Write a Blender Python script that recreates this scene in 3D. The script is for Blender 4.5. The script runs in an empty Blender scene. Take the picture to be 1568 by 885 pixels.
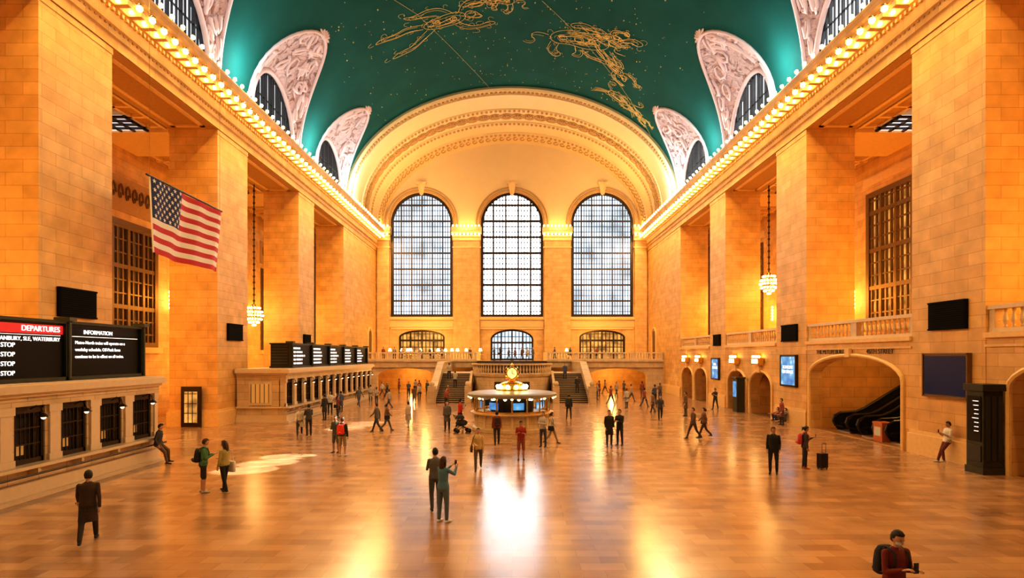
import bpy, math, random
from math import sin, cos, pi, sqrt, radians
from mathutils import Vector, Matrix, Euler
from mathutils.kdtree import KDTree
random.seed(7)
S = bpy.context.scene
COL = S.collection
try:
    S.view_settings.view_transform = 'Standard'
    S.view_settings.exposure = 0.1
    S.view_settings.look = 'Medium High Contrast'
except Exception: pass

# ------------------------------------------------------------------ builder
class MB:
    def __init__(s): s.v=[]; s.f=[]; s.m=[]
    def add(s, vs, fs, mi=0):
        o=len(s.v); s.v.extend([tuple(v) for v in vs])
        for f in fs: s.f.append([i+o for i in f]); s.m.append(mi)
    def quad(s,a,b,c,d,mi=0): s.add([a,b,c,d],[(0,1,2,3)],mi)
    def box(s,x0,x1,y0,y1,z0,z1,mi=0):
        s.add([(x0,y0,z0),(x1,y0,z0),(x1,y1,z0),(x0,y1,z0),(x0,y0,z1),(x1,y0,z1),(x1,y1,z1),(x0,y1,z1)],
              [(3,2,1,0),(4,5,6,7),(0,1,5,4),(1,2,6,5),(2,3,7,6),(3,0,4,7)],mi)
    def tube(s,pts,rads,n=8,mi=0,sq=(1,1),ref=None,cap=True):
        pts=[Vector(p) for p in pts]; rings=[]
        N=len(pts)
        T=[]
        for i in range(N):
            a=pts[max(i-1,0)]; b=pts[min(i+1,N-1)]
            T.append((b-a).normalized() if (b-a).length>1e-9 else Vector((0,0,1)))
        r=Vector(ref) if ref else (Vector((1,0,0)) if abs(T[0].x)<.9 else Vector((0,1,0)))
        P=[];R=[];TT=[]
        if cap:
            P.append(pts[0]-T[0]*rads[0]*.6);R.append(rads[0]*.75);TT.append(T[0])
        for i in range(N): P.append(pts[i]);R.append(rads[i]);TT.append(T[i])
        if cap:
            P.append(pts[-1]+T[-1]*rads[-1]*.6);R.append(rads[-1]*.75);TT.append(T[-1])
        vs=[];fs=[]
        for p,q,t in zip(P,R,TT):
            e1=(r-t*r.dot(t)).normalized(); e2=t.cross(e1)
            for k in range(n):
                a=2*pi*k/n
                vs.append(p+e1*cos(a)*q*sq[0]+e2*sin(a)*q*sq[1])
        M=len(P)
        for i in range(M-1):
            for k in range(n):
                k2=(k+1)%n
                fs.append((i*n+k,i*n+k2,(i+1)*n+k2,(i+1)*n+k))
        if cap:
            vs.append(pts[0]-T[0]*rads[0]); vs.append(pts[-1]+T[-1]*rads[-1])
            a=len(vs)-2;b=len(vs)-1
            for k in range(n):
                k2=(k+1)%n
                fs.append((a,k2,k)); fs.append((b,(M-1)*n+k,(M-1)*n+k2))
        else:
            fs.append(tuple(range(n))[::-1]); fs.append(tuple((M-1)*n+k for k in range(n)))
        s.add(vs,fs,mi)
    def sphere(s,c,r,mi=0,n=8,m=6,sc=(1,1,1),M=None,fn=None):
        vs=[];fs=[];c=Vector(c)
        def put(v):
            v=Vector((v[0]*sc[0]*r,v[1]*sc[1]*r,v[2]*sc[2]*r))
            if fn: v=fn(v)
            if M: v=M@v
            vs.append(c+v)
        put((0,0,-1))
        for i in range(1,m):
            a=-pi/2+pi*i/m
            for k in range(n):
                b=2*pi*k/n; put((cos(a)*cos(b),cos(a)*sin(b),sin(a)))
        put((0,0,1))
        for k in range(n):
            k2=(k+1)%n
            fs.append((0,1+k2,1+k))
            for i in range(m-2):
                fs.append((1+i*n+k,1+i*n+k2,1+(i+1)*n+k2,1+(i+1)*n+k))
            fs.append((len(vs)-1,1+(m-2)*n+k,1+(m-2)*n+k2))
        s.add(vs,fs,mi)
    def rev(s,prof,c=(0,0,0),n=32,mi=0,a0=0,a1=2*pi):
        full=abs(a1-a0-2*pi)<1e-6
        K=n if full else n+1
        vs=[];fs=[]
        for (r,z) in prof:
            for k in range(K):
                a=a0+(a1-a0)*k/n
                vs.append((c[0]+r*cos(a),c[1]+r*sin(a),c[2]+z))
        for i in range(len(prof)-1):
            for k in range(n):
                k2=(k+1)%K
                fs.append((i*K+k,i*K+k2,(i+1)*K+k2,(i+1)*K+k))
        s.add(vs,fs,mi)
    def prism_y(s,prof,y0,y1,mi=0,closed=True):
        n=len(prof)
        vs=[(x,y0,z) for x,z in prof]+[(x,y1,z) for x,z in prof]
        fs=[(i,(i+1)%n,n+(i+1)%n,n+i) for i in range(n if closed else n-1)]
        if closed: fs+= [tuple(range(n))[::-1],tuple(range(n,2*n))]
        s.add(vs,fs,mi)
    def obj(s,name,mats,smooth=False,parent=None,loc=(0,0,0),rz=0,bevel=0):
        me=bpy.data.meshes.new(name)
        me.from_pydata(s.v,[],s.f)
        for m in mats: me.materials.append(m)
        me.polygons.foreach_set('material_index',s.m)
        me.polygons.foreach_set('use_smooth',[smooth]*len(s.f))
        me.update()
        o=bpy.data.objects.new(name,me); COL.objects.link(o)
        o.location=loc; o.rotation_euler=(0,0,rz)
        if parent: o.parent=parent
        if bevel:
            b=o.modifiers.new('b','BEVEL'); b.width=bevel; b.segments=2; b.limit_method='ANGLE'
        return o

# ------------------------------------------------------------------ materials
def newmat(name):
    m=bpy.data.materials.new(name); m.use_nodes=True
    nt=m.node_tree; b=nt.nodes['Principled BSDF']
    return m,nt,b
def pm(name,col,rough=.5,metal=0,emit=None,es=0,noise=0.0,nscale=4,sample=True,spec=None):
    m,nt,b=newmat(name)
    b.inputs['Base Color'].default_value=(*col,1)
    b.inputs['Roughness'].default_value=rough; b.inputs['Metallic'].default_value=metal
    if spec is not None: b.inputs['Specular IOR Level'].default_value=spec
    if emit:
        b.inputs['Emission Color'].default_value=(*emit,1); b.inputs['Emission Strength'].default_value=es
        if not sample:
            try: m.cycles.emission_sampling='NONE'
            except Exception: pass
    if noise>0:
        tc=nt.nodes.new('ShaderNodeNewGeometry'); n=nt.nodes.new('ShaderNodeTexNoise')
        n.inputs['Scale'].default_value=nscale; n.inputs['Detail'].default_value=5
        nt.links.new(tc.outputs['Position'],n.inputs['Vector'])
        mr=nt.nodes.new('ShaderNodeMapRange')
        mr.inputs[3].default_value=1-noise; mr.inputs[4].default_value=1+noise
        nt.links.new(n.outputs['Fac'],mr.inputs[0])
        mx=nt.nodes.new('ShaderNodeVectorMath'); mx.operation='MULTIPLY'
        mx.inputs[0].default_value=col; nt.links.new(mr.outputs[0],mx.inputs[1])
        nt.links.new(mx.outputs[0],b.inputs['Base Color'])
    return m
def wallcoord(nt):
    g=nt.nodes.new('ShaderNodeNewGeometry')
    sp=nt.nodes.new('ShaderNodeSeparateXYZ'); nt.links.new(g.outputs['Position'],sp.inputs[0])
    sn=nt.nodes.new('ShaderNodeSeparateXYZ'); nt.links.new(g.outputs['True Normal'],sn.inputs[0])
    ab=nt.nodes.new('ShaderNodeMath'); ab.operation='ABSOLUTE'; nt.links.new(sn.outputs['X'],ab.inputs[0])
    gt=nt.nodes.new('ShaderNodeMath'); gt.operation='GREATER_THAN'; gt.inputs[1].default_value=.6
    nt.links.new(ab.outputs[0],gt.inputs[0])
    c1=nt.nodes.new('ShaderNodeCombineXYZ'); nt.links.new(sp.outputs['X'],c1.inputs[0]); nt.links.new(sp.outputs['Z'],c1.inputs[1])
    c2=nt.nodes.new('ShaderNodeCombineXYZ'); nt.links.new(sp.outputs['Y'],c2.inputs[0]); nt.links.new(sp.outputs['Z'],c2.inputs[1])
    mx=nt.nodes.new('ShaderNodeMix'); mx.data_type='VECTOR'
    nt.links.new(gt.outputs[0],mx.inputs[0]); nt.links.new(c1.outputs[0],mx.inputs[4]); nt.links.new(c2.outputs[0],mx.inputs[5])
    return g,mx.outputs[1]
def stone(name,c1,c2,mort,bw=1.5,bh=.62,rough=.55,ms=.012,bump=.25):
    m,nt,b=newmat(name)
    g,co=wallcoord(nt)
    br=nt.nodes.new('ShaderNodeTexBrick'); nt.links.new(co,br.inputs['Vector'])
    br.inputs['Color1'].default_value=(*c1,1); br.inputs['Color2'].default_value=(*c2,1); br.inputs['Mortar'].default_value=(*mort,1)
    br.inputs['Scale'].default_value=1; br.inputs['Mortar Size'].default_value=ms
    br.inputs['Brick Width'].default_value=bw; br.inputs['Row Height'].default_value=bh
    n=nt.nodes.new('ShaderNodeTexNoise'); n.inputs['Scale'].default_value=1.3; n.inputs['Detail'].default_value=7
    nt.links.new(g.outputs['Position'],n.inputs['Vector'])
    mr=nt.nodes.new('ShaderNodeMapRange'); mr.inputs[1].default_value=.3; mr.inputs[2].default_value=.7; mr.inputs[3].default_value=.82; mr.inputs[4].default_value=1.12
    nt.links.new(n.outputs['Fac'],mr.inputs[0])
    mx=nt.nodes.new('ShaderNodeVectorMath'); mx.operation='MULTIPLY'
    nt.links.new(br.outputs['Color'],mx.inputs[0]); nt.links.new(mr.outputs[0],mx.inputs[1])
    nt.links.new(mx.outputs[0],b.inputs['Base Color'])
    bp=nt.nodes.new('ShaderNodeBump'); bp.inputs['Strength'].default_value=bump; bp.inputs['Distance'].default_value=.02
    inv=nt.nodes.new('ShaderNodeMath'); inv.operation='SUBTRACT'; inv.inputs[0].default_value=1
    nt.links.new(br.outputs['Fac'],inv.inputs[1]); nt.links.new(inv.outputs[0],bp.inputs['Height']); nt.links.new(bp.outputs[0],b.inputs['Normal'])
    b.inputs['Roughness'].default_value=rough
    return m
STONE=stone('caen_stone',(.76,.475,.19),(.67,.385,.135),(.44,.23,.08),bw=1.35,bh=.5,ms=.009)
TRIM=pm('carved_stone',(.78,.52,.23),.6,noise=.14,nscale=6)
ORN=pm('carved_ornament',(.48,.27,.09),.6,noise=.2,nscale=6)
PALE=stone('botticino_marble',(.62,.47,.30),(.55,.41,.25),(.35,.25,.15),bw=1.1,bh=.5,rough=.35)
PALET=pm('marble_trim',(.66,.52,.36),.35,noise=.1,nscale=5)
PLASTER=pm('lunette_plaster',(.72,.52,.25),.7,noise=.06,nscale=.8)
BRONZE=pm('bronze',(.05,.032,.018),.4,.6)
BRONZEL=pm('bronze_light',(.20,.115,.04),.45,.5,noise=.2,nscale=20)
BLACK=pm('black_metal',(.012,.012,.014),.4)
BLACKG=pm('black_gloss',(.015,.013,.013),.15)
BRASS=pm('brass',(.85,.55,.15),.25,1)
GOLD=pm('gold_leaf_glow',(.75,.50,.15),.5,.0,emit=(1,.6,.14),es=.05,sample=False)  # gold with a faint emission added to strengthen the ceiling figures; not a lamp
BULB=pm('lamp_bulb',(1,.8,.5),.4,emit=(1,.68,.24),es=12,sample=False)
BULBW=pm('lamp_bulb_white',(1,.9,.7),.4,emit=(1,.85,.55),es=4,sample=False)
DARKVOID=pm('dark_interior',(.02,.014,.01),.7)
WHITE_EM=pm('sign_white',(.9,.9,.9),.5,emit=(1,1,1),es=.9,sample=False)
SCREENBK=pm('screen_black',(.008,.009,.011),.2)
SCREENRED=pm('screen_red',(.4,.02,.02),.3,emit=(.8,.02,.03),es=.5,sample=False)
SCREENBLUE=pm('screen_blue',(.006,.015,.05),.15,emit=(.01,.03,.10),es=.15,sample=False)
def pane(name,col,es,lo=.6,hi=1.3,sc=.45):
    m,nt,b=newmat(name)
    b.inputs['Base Color'].default_value=(.2,.2,.2,1); b.inputs['Roughness'].default_value=.3
    g,co=wallcoord(nt)
    n=nt.nodes.new('ShaderNodeTexNoise'); n.inputs['Scale'].default_value=sc; n.inputs['Detail'].default_value=4
    nt.links.new(co,n.inputs['Vector'])
    mr=nt.nodes.new('ShaderNodeMapRange'); mr.inputs[1].default_value=.35; mr.inputs[2].default_value=.65; mr.inputs[3].default_value=es*lo; mr.inputs[4].default_value=es*hi
    nt.links.new(n.outputs['Fac'],mr.inputs[0])
    b.inputs['Emission Color'].default_value=(*col,1); nt.links.new(mr.outputs[0],b.inputs['Emission Strength'])
    return m
PANE_C=pane('daylight_glass_bright',(.95,.97,1),10.0,.8,1.2,.25)
PANE_S=pane('daylight_glass',(.66,.83,1),1.35,.45,1.4,.3)
PANE_L=pane('clerestory_glass_dim',(.88,.92,.98),1.0)
PANE_R=pane('clerestory_glass_bright',(.95,.97,1),3.0)
PANE_W=pane('warm_glass',(1,.45,.10),.55,.3,1.8,1.2)
PANE_A=pane('amber_glass',(1,.42,.10),.05)
def mk_ad():
    m,nt,b=newmat('advert_screen')
    g,co=wallcoord(nt)
    v=nt.nodes.new('ShaderNodeTexVoronoi'); v.inputs['Scale'].default_value=2.2; nt.links.new(co,v.inputs['Vector'])
    r=nt.nodes.new('ShaderNodeValToRGB'); nt.links.new(v.outputs['Distance'],r.inputs[0])
    r.color_ramp.elements[0].color=(.9,.95,1,1); r.color_ramp.elements[1].color=(.02,.12,.5,1)
    e=r.color_ramp.elements.new(.35); e.color=(.15,.5,.8,1)
    nt.links.new(r.outputs[0],b.inputs['Emission Color']); b.inputs['Emission Strength'].default_value=.8
    b.inputs['Base Color'].default_value=(.02,.02,.03,1)
    try:m.cycles.emission_sampling='NONE'
    except Exception: pass
    return m
ADM=mk_ad()
def mk_floor():
    m,nt,b=newmat('tennessee_marble_floor')
    g=nt.nodes.new('ShaderNodeNewGeometry')
    br=nt.nodes.new('ShaderNodeTexBrick'); nt.links.new(g.outputs['Position'],br.inputs['Vector'])
    br.inputs['Scale'].default_value=1; br.inputs['Brick Width'].default_value=.95; br.inputs['Row Height'].default_value=.38
    br.inputs['Mortar Size'].default_value=.004; br.inputs['Bias'].default_value=0
    br.inputs['Color1'].default_value=(.46,.265,.14,1); br.inputs['Color2'].default_value=(.31,.165,.085,1); br.inputs['Mortar'].default_value=(.22,.12,.06,1)
    n=nt.nodes.new('ShaderNodeTexNoise'); n.inputs['Scale'].default_value=.8; n.inputs['Detail'].default_value=8
    nt.links.new(g.outputs['Position'],n.inputs['Vector'])
    mr=nt.nodes.new('ShaderNodeMapRange'); mr.inputs[1].default_value=.3; mr.inputs[2].default_value=.7; mr.inputs[3].default_value=.78; mr.inputs[4].default_value=1.18
    nt.links.new(n.outputs['Fac'],mr.inputs[0])
    mx=nt.nodes.new('ShaderNodeVectorMath'); mx.operation='MULTIPLY'
    nt.links.new(br.outputs['Color'],mx.inputs[0]); nt.links.new(mr.outputs[0],mx.inputs[1]); nt.links.new(mx.outputs[0],b.inputs['Base Color'])
    r2=nt.nodes.new('ShaderNodeMapRange'); r2.inputs[3].default_value=.15; r2.inputs[4].default_value=.27
    nt.links.new(n.outputs['Fac'],r2.inputs[0]); nt.links.new(r2.outputs[0],b.inputs['Roughness'])
    b.inputs['Specular IOR Level'].default_value=.95
    return m
FLOOR=mk_floor()
def mk_teal():
    m,nt,b=newmat('zodiac_ceiling_paint')
    g=nt.nodes.new('ShaderNodeNewGeometry')
    n=nt.nodes.new('ShaderNodeTexNoise'); n.inputs['Scale'].default_value=.35; n.inputs['Detail'].default_value=6
    nt.links.new(g.outputs['Position'],n.inputs['Vector'])
    r=nt.nodes.new('ShaderNodeValToRGB'); nt.links.new(n.outputs['Fac'],r.inputs[0])
    r.color_ramp.elements[0].position=.3; r.color_ramp.elements[0].color=(.0048,.060,.050,1)
    r.color_ramp.elements[1].position=.7; r.color_ramp.elements[1].color=(.0080,.082,.068,1)
    nt.links.new(r.outputs[0],b.inputs['Base Color']); b.inputs['Roughness'].default_value=.75
    b.inputs['Specular IOR Level'].default_value=.12
    return m
TEAL=mk_teal()
def mk_relief():
    m,nt,b=newmat('relief_plaster')
    g=nt.nodes.new('ShaderNodeNewGeometry')
    n=nt.nodes.new('ShaderNodeTexNoise'); n.inputs['Scale'].default_value=1.1; n.inputs['Detail'].default_value=3; n.inputs['Distortion'].default_value=2.5
    nt.links.new(g.outputs['Position'],n.inputs['Vector'])
    r=nt.nodes.new('ShaderNodeValToRGB'); nt.links.new(n.outputs['Fac'],r.inputs[0])
    r.color_ramp.elements[0].position=.42; r.color_ramp.elements[0].color=(.54,.36,.36,1)
    r.color_ramp.elements[1].position=.62; r.color_ramp.elements[1].color=(.28,.15,.13,1)
    e=r.color_ramp.elements.new(.52); e.color=(.62,.44,.43,1)
    nt.links.new(r.outputs[0],b.inputs['Base Color'])
    bp=nt.nodes.new('ShaderNodeBump'); bp.inputs['Strength'].default_value=1; bp.inputs['Distance'].default_value=.35
    nt.links.new(n.outputs['Fac'],bp.inputs['Height']); nt.links.new(bp.outputs[0],b.inputs['Normal']); b.inputs['Roughness'].default_value=.7
    return m
RELIEF=mk_relief()
RPINK=pm('relief_pink',(.68,.49,.48),.6)

# ------------------------------------------------------------------ constants (metres)
W=18.3; PD=21.3; OW=26.0; ZT=18.5; ZS=21.7; VR=12.3; YE=75.0; Y0=-5.0
PIERS=[(-4.5,-.6),(8.5,12.4),(21.45,25.4),(34.5,38.4),(47.6,51.3),(60.3,YE)]
BAYS=[(12.4,21.45),(25.4,34.5),(38.4,47.6),(51.3,60.3)]
def vz(x,a=W,r=VR): return ZS+r*sqrt(max(0,1-(x/a)**2))
def P(ax,u,c,z): return (u,c,z) if ax=='y' else (c,u,z)

def arched_wall(m,ax,c0,c1,u0,u1,bot,top,holes,mi=0,n=20,extra=()):
    us=set([u0,u1]+list(extra))
    for (uc,hw,sill,spring,rise) in holes:
        for k in range(n+1): us.add(round(uc-hw*cos(pi*k/n),5))
    us=sorted(us)
    tf=top if callable(top) else (lambda u:top)
    def az(h,u):
        uc,hw,sill,spring,rise=h
        return spring+rise*sqrt(max(0,1-((u-uc)/hw)**2))
    for a,b in zip(us[:-1],us[1:]):
        if b-a<1e-4: continue
        mid=(a+b)/2
        hs=sorted([h for h in holes if abs(mid-h[0])<h[1]],key=lambda h:h[2])
        prev=(bot,bot)
        for h in hs:
            for c in (c0,c1):
                if h[2]>prev[0]+1e-4 or h[2]>prev[1]+1e-4:
                    m.quad(P(ax,a,c,prev[0]),P(ax,b,c,prev[1]),P(ax,b,c,h[2]),P(ax,a,c,h[2]),mi)
            m.quad(P(ax,a,c0,h[2]),P(ax,b,c0,h[2]),P(ax,b,c1,h[2]),P(ax,a,c1,h[2]),mi)
            za,zb=az(h,a),az(h,b)
            m.quad(P(ax,a,c0,za),P(ax,b,c0,zb),P(ax,b,c1,zb),P(ax,a,c1,za),mi)
            prev=(za,zb)
        for c in (c0,c1):
            m.quad(P(ax,a,c,prev[0]),P(ax,b,c,prev[1]),P(ax,b,c,tf(b)),P(ax,a,c,tf(a)),mi)
    for (uc,hw,sill,spring,rise) in holes:
        for u in (uc-hw,uc+hw):
            m.quad(P(ax,u,c0,sill),P(ax,u,c1,sill),P(ax,u,c1,spring),P(ax,u,c0,spring),mi)

def arch_window(name,ax,c,pc,uc,hw,sill,spring,rise,pmat,nv=15,hs=.75,bar=.05,big=4,frame=.18,fm=None,t=.06,back=.0):
    """c: plane of bars, pc: plane of the glass"""
    m=MB(); n=24
    def az(u,hw_=hw,r_=rise): return spring+r_*sqrt(max(0,1-((u-uc)/hw_)**2))
    us=[uc-hw*cos(pi*k/n) for k in range(n+1)]
    for a,b in zip(us[:-1],us[1:]):
        m.quad(P(ax,a,pc,sill),P(ax,b,pc,sill),P(ax,b,pc,az(b)),P(ax,a,pc,az(a)),0)
    def bx(u0,u1,z0,z1,tt):
        if ax=='y': m.box(u0,u1,c-tt,c+tt,z0,z1,1)
        else: m.box(c-tt,c+tt,u0,u1,z0,z1,1)
    for k in range(1,nv):
        u=uc-hw+2*hw*k/nv; w=bar*(2 if k%big==0 else 1)
        bx(u-w/2,u+w/2,sill,az(u),t*(1.6 if k%big==0 else 1))
    z=sill+hs; k=1
    topz=spring+rise
    while z<topz-.15:
        hf=hw if z<spring else hw*sqrt(max(0,1-((z-spring)/rise)**2)) if rise>0 else 0
        w=bar*(2.6 if k%3==0 else .9)
        bx(uc-hf,uc+hf,z-w/2,z+w/2,t*(1.5 if k%3==0 else .9))
        z+=hs;k+=1
    # frame ring
    pts=[(uc-hw,sill)]+[(u,az(u)) for u in us]+[(uc+hw,sill)]
    inn=[(uc-(hw-frame),sill+frame)]+[(uc+(u-uc)*(hw-frame)/hw, az(u)-frame if rise==0 else spring+(az(u)-spring)*(rise-frame)/rise) for u in us]+[(uc+hw-frame,sill+frame)]
    N=len(pts)
    for i in range(N):
        j=(i+1)%N
        for cc in (c-t*2,c+t*2):
            m.quad(P(ax,*[pts[i][0]],cc,pts[i][1]),P(ax,pts[j][0],cc,pts[j][1]),P(ax,inn[j][0],cc,inn[j][1]),P(ax,inn[i][0],cc,inn[i][1]),1)
        m.quad(P(ax,inn[i][0],c-t*2,inn[i][1]),P(ax,inn[j][0],c-t*2,inn[j][1]),P(ax,inn[j][0],c+t*2,inn[j][1]),P(ax,inn[i][0],c+t*2,inn[i][1]),1)
    return m.obj(name,[pmat,fm or BRONZE])

# ------------------------------------------------------------------ floor
m=MB(); m.box(-30,30,Y0,80,-.3,0)
m.obj('floor',[FLOOR])

# ------------------------------------------------------------------ piers
for s in (-1,1):
    for (a,b) in PIERS[1:]:
        m=MB()
        x0,x1=sorted((s*W,s*PD))
        m.box(x0,x1,a,b,0,ZT)
        xa,xb=sorted((s*(W-.14),s*(PD+.1)))
        m.box(xa,xb,a-.14,min(b+.14,YE-.02),0,.9,1)
        m.box(*sorted((s*(W-.07),s*(PD+.05))),a-.07,min(b+.07,YE-.02),.9,1.05,1)
        m.box(*sorted((s*(W-.03),s*(PD+.03))),a-.03,min(b+.03,YE-.02),ZT-.3,ZT-.02,0)
        m.obj('stone_pier',[STONE,TRIM])

# ------------------------------------------------------------------ entablature with cornice lamps
for s,nm in ((-1,'left'),(1,'right')):
    m=MB()
    prof=[(W+.0,18.5),(W-.08,18.5),(W-.08,18.95),(W-.16,19.0),(W-.16,19.35),(W-.26,19.42),(W-.22,19.5),(W-.22,20.15),(W-.4,20.25),(W-.45,20.45),
          (W-1.05,20.5),(W-1.05,20.72),(W-1.2,20.8),(W-1.3,21.15),(W-1.2,21.2),(W-1.2,21.3),(W-.2,21.55),(W-.2,21.72),(PD,21.72),(PD,18.5)]
    m.prism_y([(s*x,z) for x,z in prof],Y0,YE-.05)
    y=Y0+.3
    while y<YE-.6:
        m.box(*sorted((s*(W-1.0),s*(W-.4))),y,y+.28,20.24,20.5,1)
        y+=.9
    y=Y0+.3
    while y<YE-.4:
        m.box(*sorted((s*(W-.34),s*(W-.2))),y,y+.14,20.0,20.16,1)
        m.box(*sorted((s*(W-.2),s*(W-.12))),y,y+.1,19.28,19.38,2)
        y+=.3
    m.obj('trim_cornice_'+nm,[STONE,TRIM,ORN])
    m=MB()
    y=Y0+.9
    while y<YE-.6:
        m.sphere((s*(W-1.12),y,20.42),.15,0,8,6)
        m.rev([(0.0,.0),(.16,.0),(.16,.07),(.0,.07)],(s*(W-1.12),y,20.52),8,1)
        m.sphere((s*(W-1.26),y+.45,21.42),.12,0,6,5)
        m.sphere((s*(W-.6),y+.2,20.36),.11,0,6,5)
        y+=.9
    m.obj('cornice_lamp_string_'+nm,[BULB,BRASS],True)

# ------------------------------------------------------------------ outer aisle walls, aisle ceilings
for s,nm in ((-1,'left'),(1,'right')):
    m=MB()
    holes=[]
    for (a,b) in BAYS[:]:
        cy=(a+b)/2+6.2
        if s>0: holes.append((cy,4.6,6.6,16.2,0.0001))
        else: holes.append((cy,4.6,5.0,13.5,0.0001))
    holes=[h for h in holes if h[0]+h[1]<YE]
    arched_wall(m,'x',s*OW,s*(OW+.5),Y0,YE,0,ZT+.2,holes,n=2)
    m.obj('wall_'+nm,[STONE])
    m=MB()
    for k,h in enumerate(holes):
        uc,hw,sill,sp,_=h
        arch_window('window_aisle_'+nm,'x',s*(OW+.12),s*(OW+.45),uc,hw,sill,sp,0.0,PANE_A if s<0 else PANE_W,nv=18,hs=.9,bar=.11,big=3,frame=.35,fm=BRONZEL,t=.08)
        zz=sp+.5
        m.box(*sorted((s*(OW-.12),s*(OW))),uc-hw-.2,uc+hw+.2,zz,zz+2.3 if s<0 else zz+.6,2 if s<0 else 0)
        if s<0:
            for j in range(14):
                yy=uc-hw+.35+j*.68
                m.tube([(s*(OW-.16),yy+.26*cos(t*.7)*(1-t*.09),zz+1.15+.75*sin(t*.7)*(1-t*.09)) for t in range(10)],[.07]*10,5,1)
        m.box(*sorted((s*(OW-.25),s*(OW))),uc-hw-.2,uc+hw+.2,sill-.4,sill,0)
        for q in range(5): m.sphere((s*(OW-.35),uc+hw+.9,8.0+q*.3),.11,3,6,5)
    m.obj('trim_frieze_'+nm,[TRIM,BRONZEL,ORN,BULB])
    m=MB()
    m.box(*sorted((s*W,s*(OW+.5))),Y0,YE,ZT+.12,ZT+.45,0)
    for (a,b) in BAYS+[PIERS[-1]]:
        for k in range(0,7):
            yy=a+.4+k*(b-a-.8)/6
            if b-a<12: m.box(*sorted((s*(PD+.3),s*(OW-.3))),yy-.1,yy+.1,ZT-.05,ZT+.12,1)
        m.box(*sorted((s*W,s*PD)),a,b,ZT-.02,ZT+.12,0)
        for xx in (W+.5,PD-.75): m.box(*sorted((s*xx,s*(xx+.25))),a+.5,b-.5,ZT-.1,ZT-.02,1)
        for yy in (a+.5,b-.75): m.box(*sorted((s*(W+.5),s*(PD-.5))),yy,yy+.25,ZT-.1,ZT-.02,1)
        for xx in (PD+.1,22.4,25.2): m.box(*sorted((s*xx,s*(xx+.2))),a,b,ZT-.05,ZT+.12,1)
    for (a,b) in PIERS[1:-1]:
        m.box(*sorted((s*PD,s*OW)),a-.1,b+.1,ZT-.25,ZT+.12,1)
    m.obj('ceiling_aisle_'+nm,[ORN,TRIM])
    for (a,b) in BAYS:
        m=MB(); cy=(a+b)/2+4
        m.box(*sorted((s*22.6,s*25.0)),cy-1.6,cy+1.6,ZT-.12,ZT-.06,0)
        for k in range(7): m.box(*sorted((s*22.5,s*25.1)),cy-1.65+k*.53,cy-1.5+k*.53,ZT-.22,ZT-.1,1)
        for k in range(4): m.box(*sorted((s*(22.5+k*.82),s*(22.65+k*.82))),cy-1.7,cy+1.7,ZT-.22,ZT-.1,1)
        m.obj('skylight',[PANE_L,BLACK])

# ------------------------------------------------------------------ vault ceiling
LC=[4,17,30,43,56]; LH=4.6; LR=7.4
ys=set([Y0,61.0])
for c in LC:
    for k in range(25): ys.add(round(c-LH*cos(pi*k/24),4))
for c in LC[:-1]: ys.add(c+6.5)
ys=sorted(ys)
def th0(y):
    for c in LC:
        if abs(y-c)<LH:
            h=LR*sqrt(max(0,1-((y-c)/LH)**2)); return math.asin(h/VR)
    return 0.0
m=MB(); N=22
vs=[];fs=[]
for y in ys:
    t0=th0(y)
    for k in range(N+1):
        t=t0+(pi/2-t0)*k/N; vs.append((-W*cos(t),y,ZS+VR*sin(t)))
    for k in range(N-1,-1,-1):
        t=t0+(pi/2-t0)*k/N; vs.append((W*cos(t),y,ZS+VR*sin(t)))
R=2*N+1
for i in range(len(ys)-1):
    for k in range(R-1):
        fs.append((i*R+k,i*R+k+1,(i+1)*R+k+1,(i+1)*R+k))
m.add(vs,fs); m.obj('ceiling',[TEAL],True)

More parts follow.
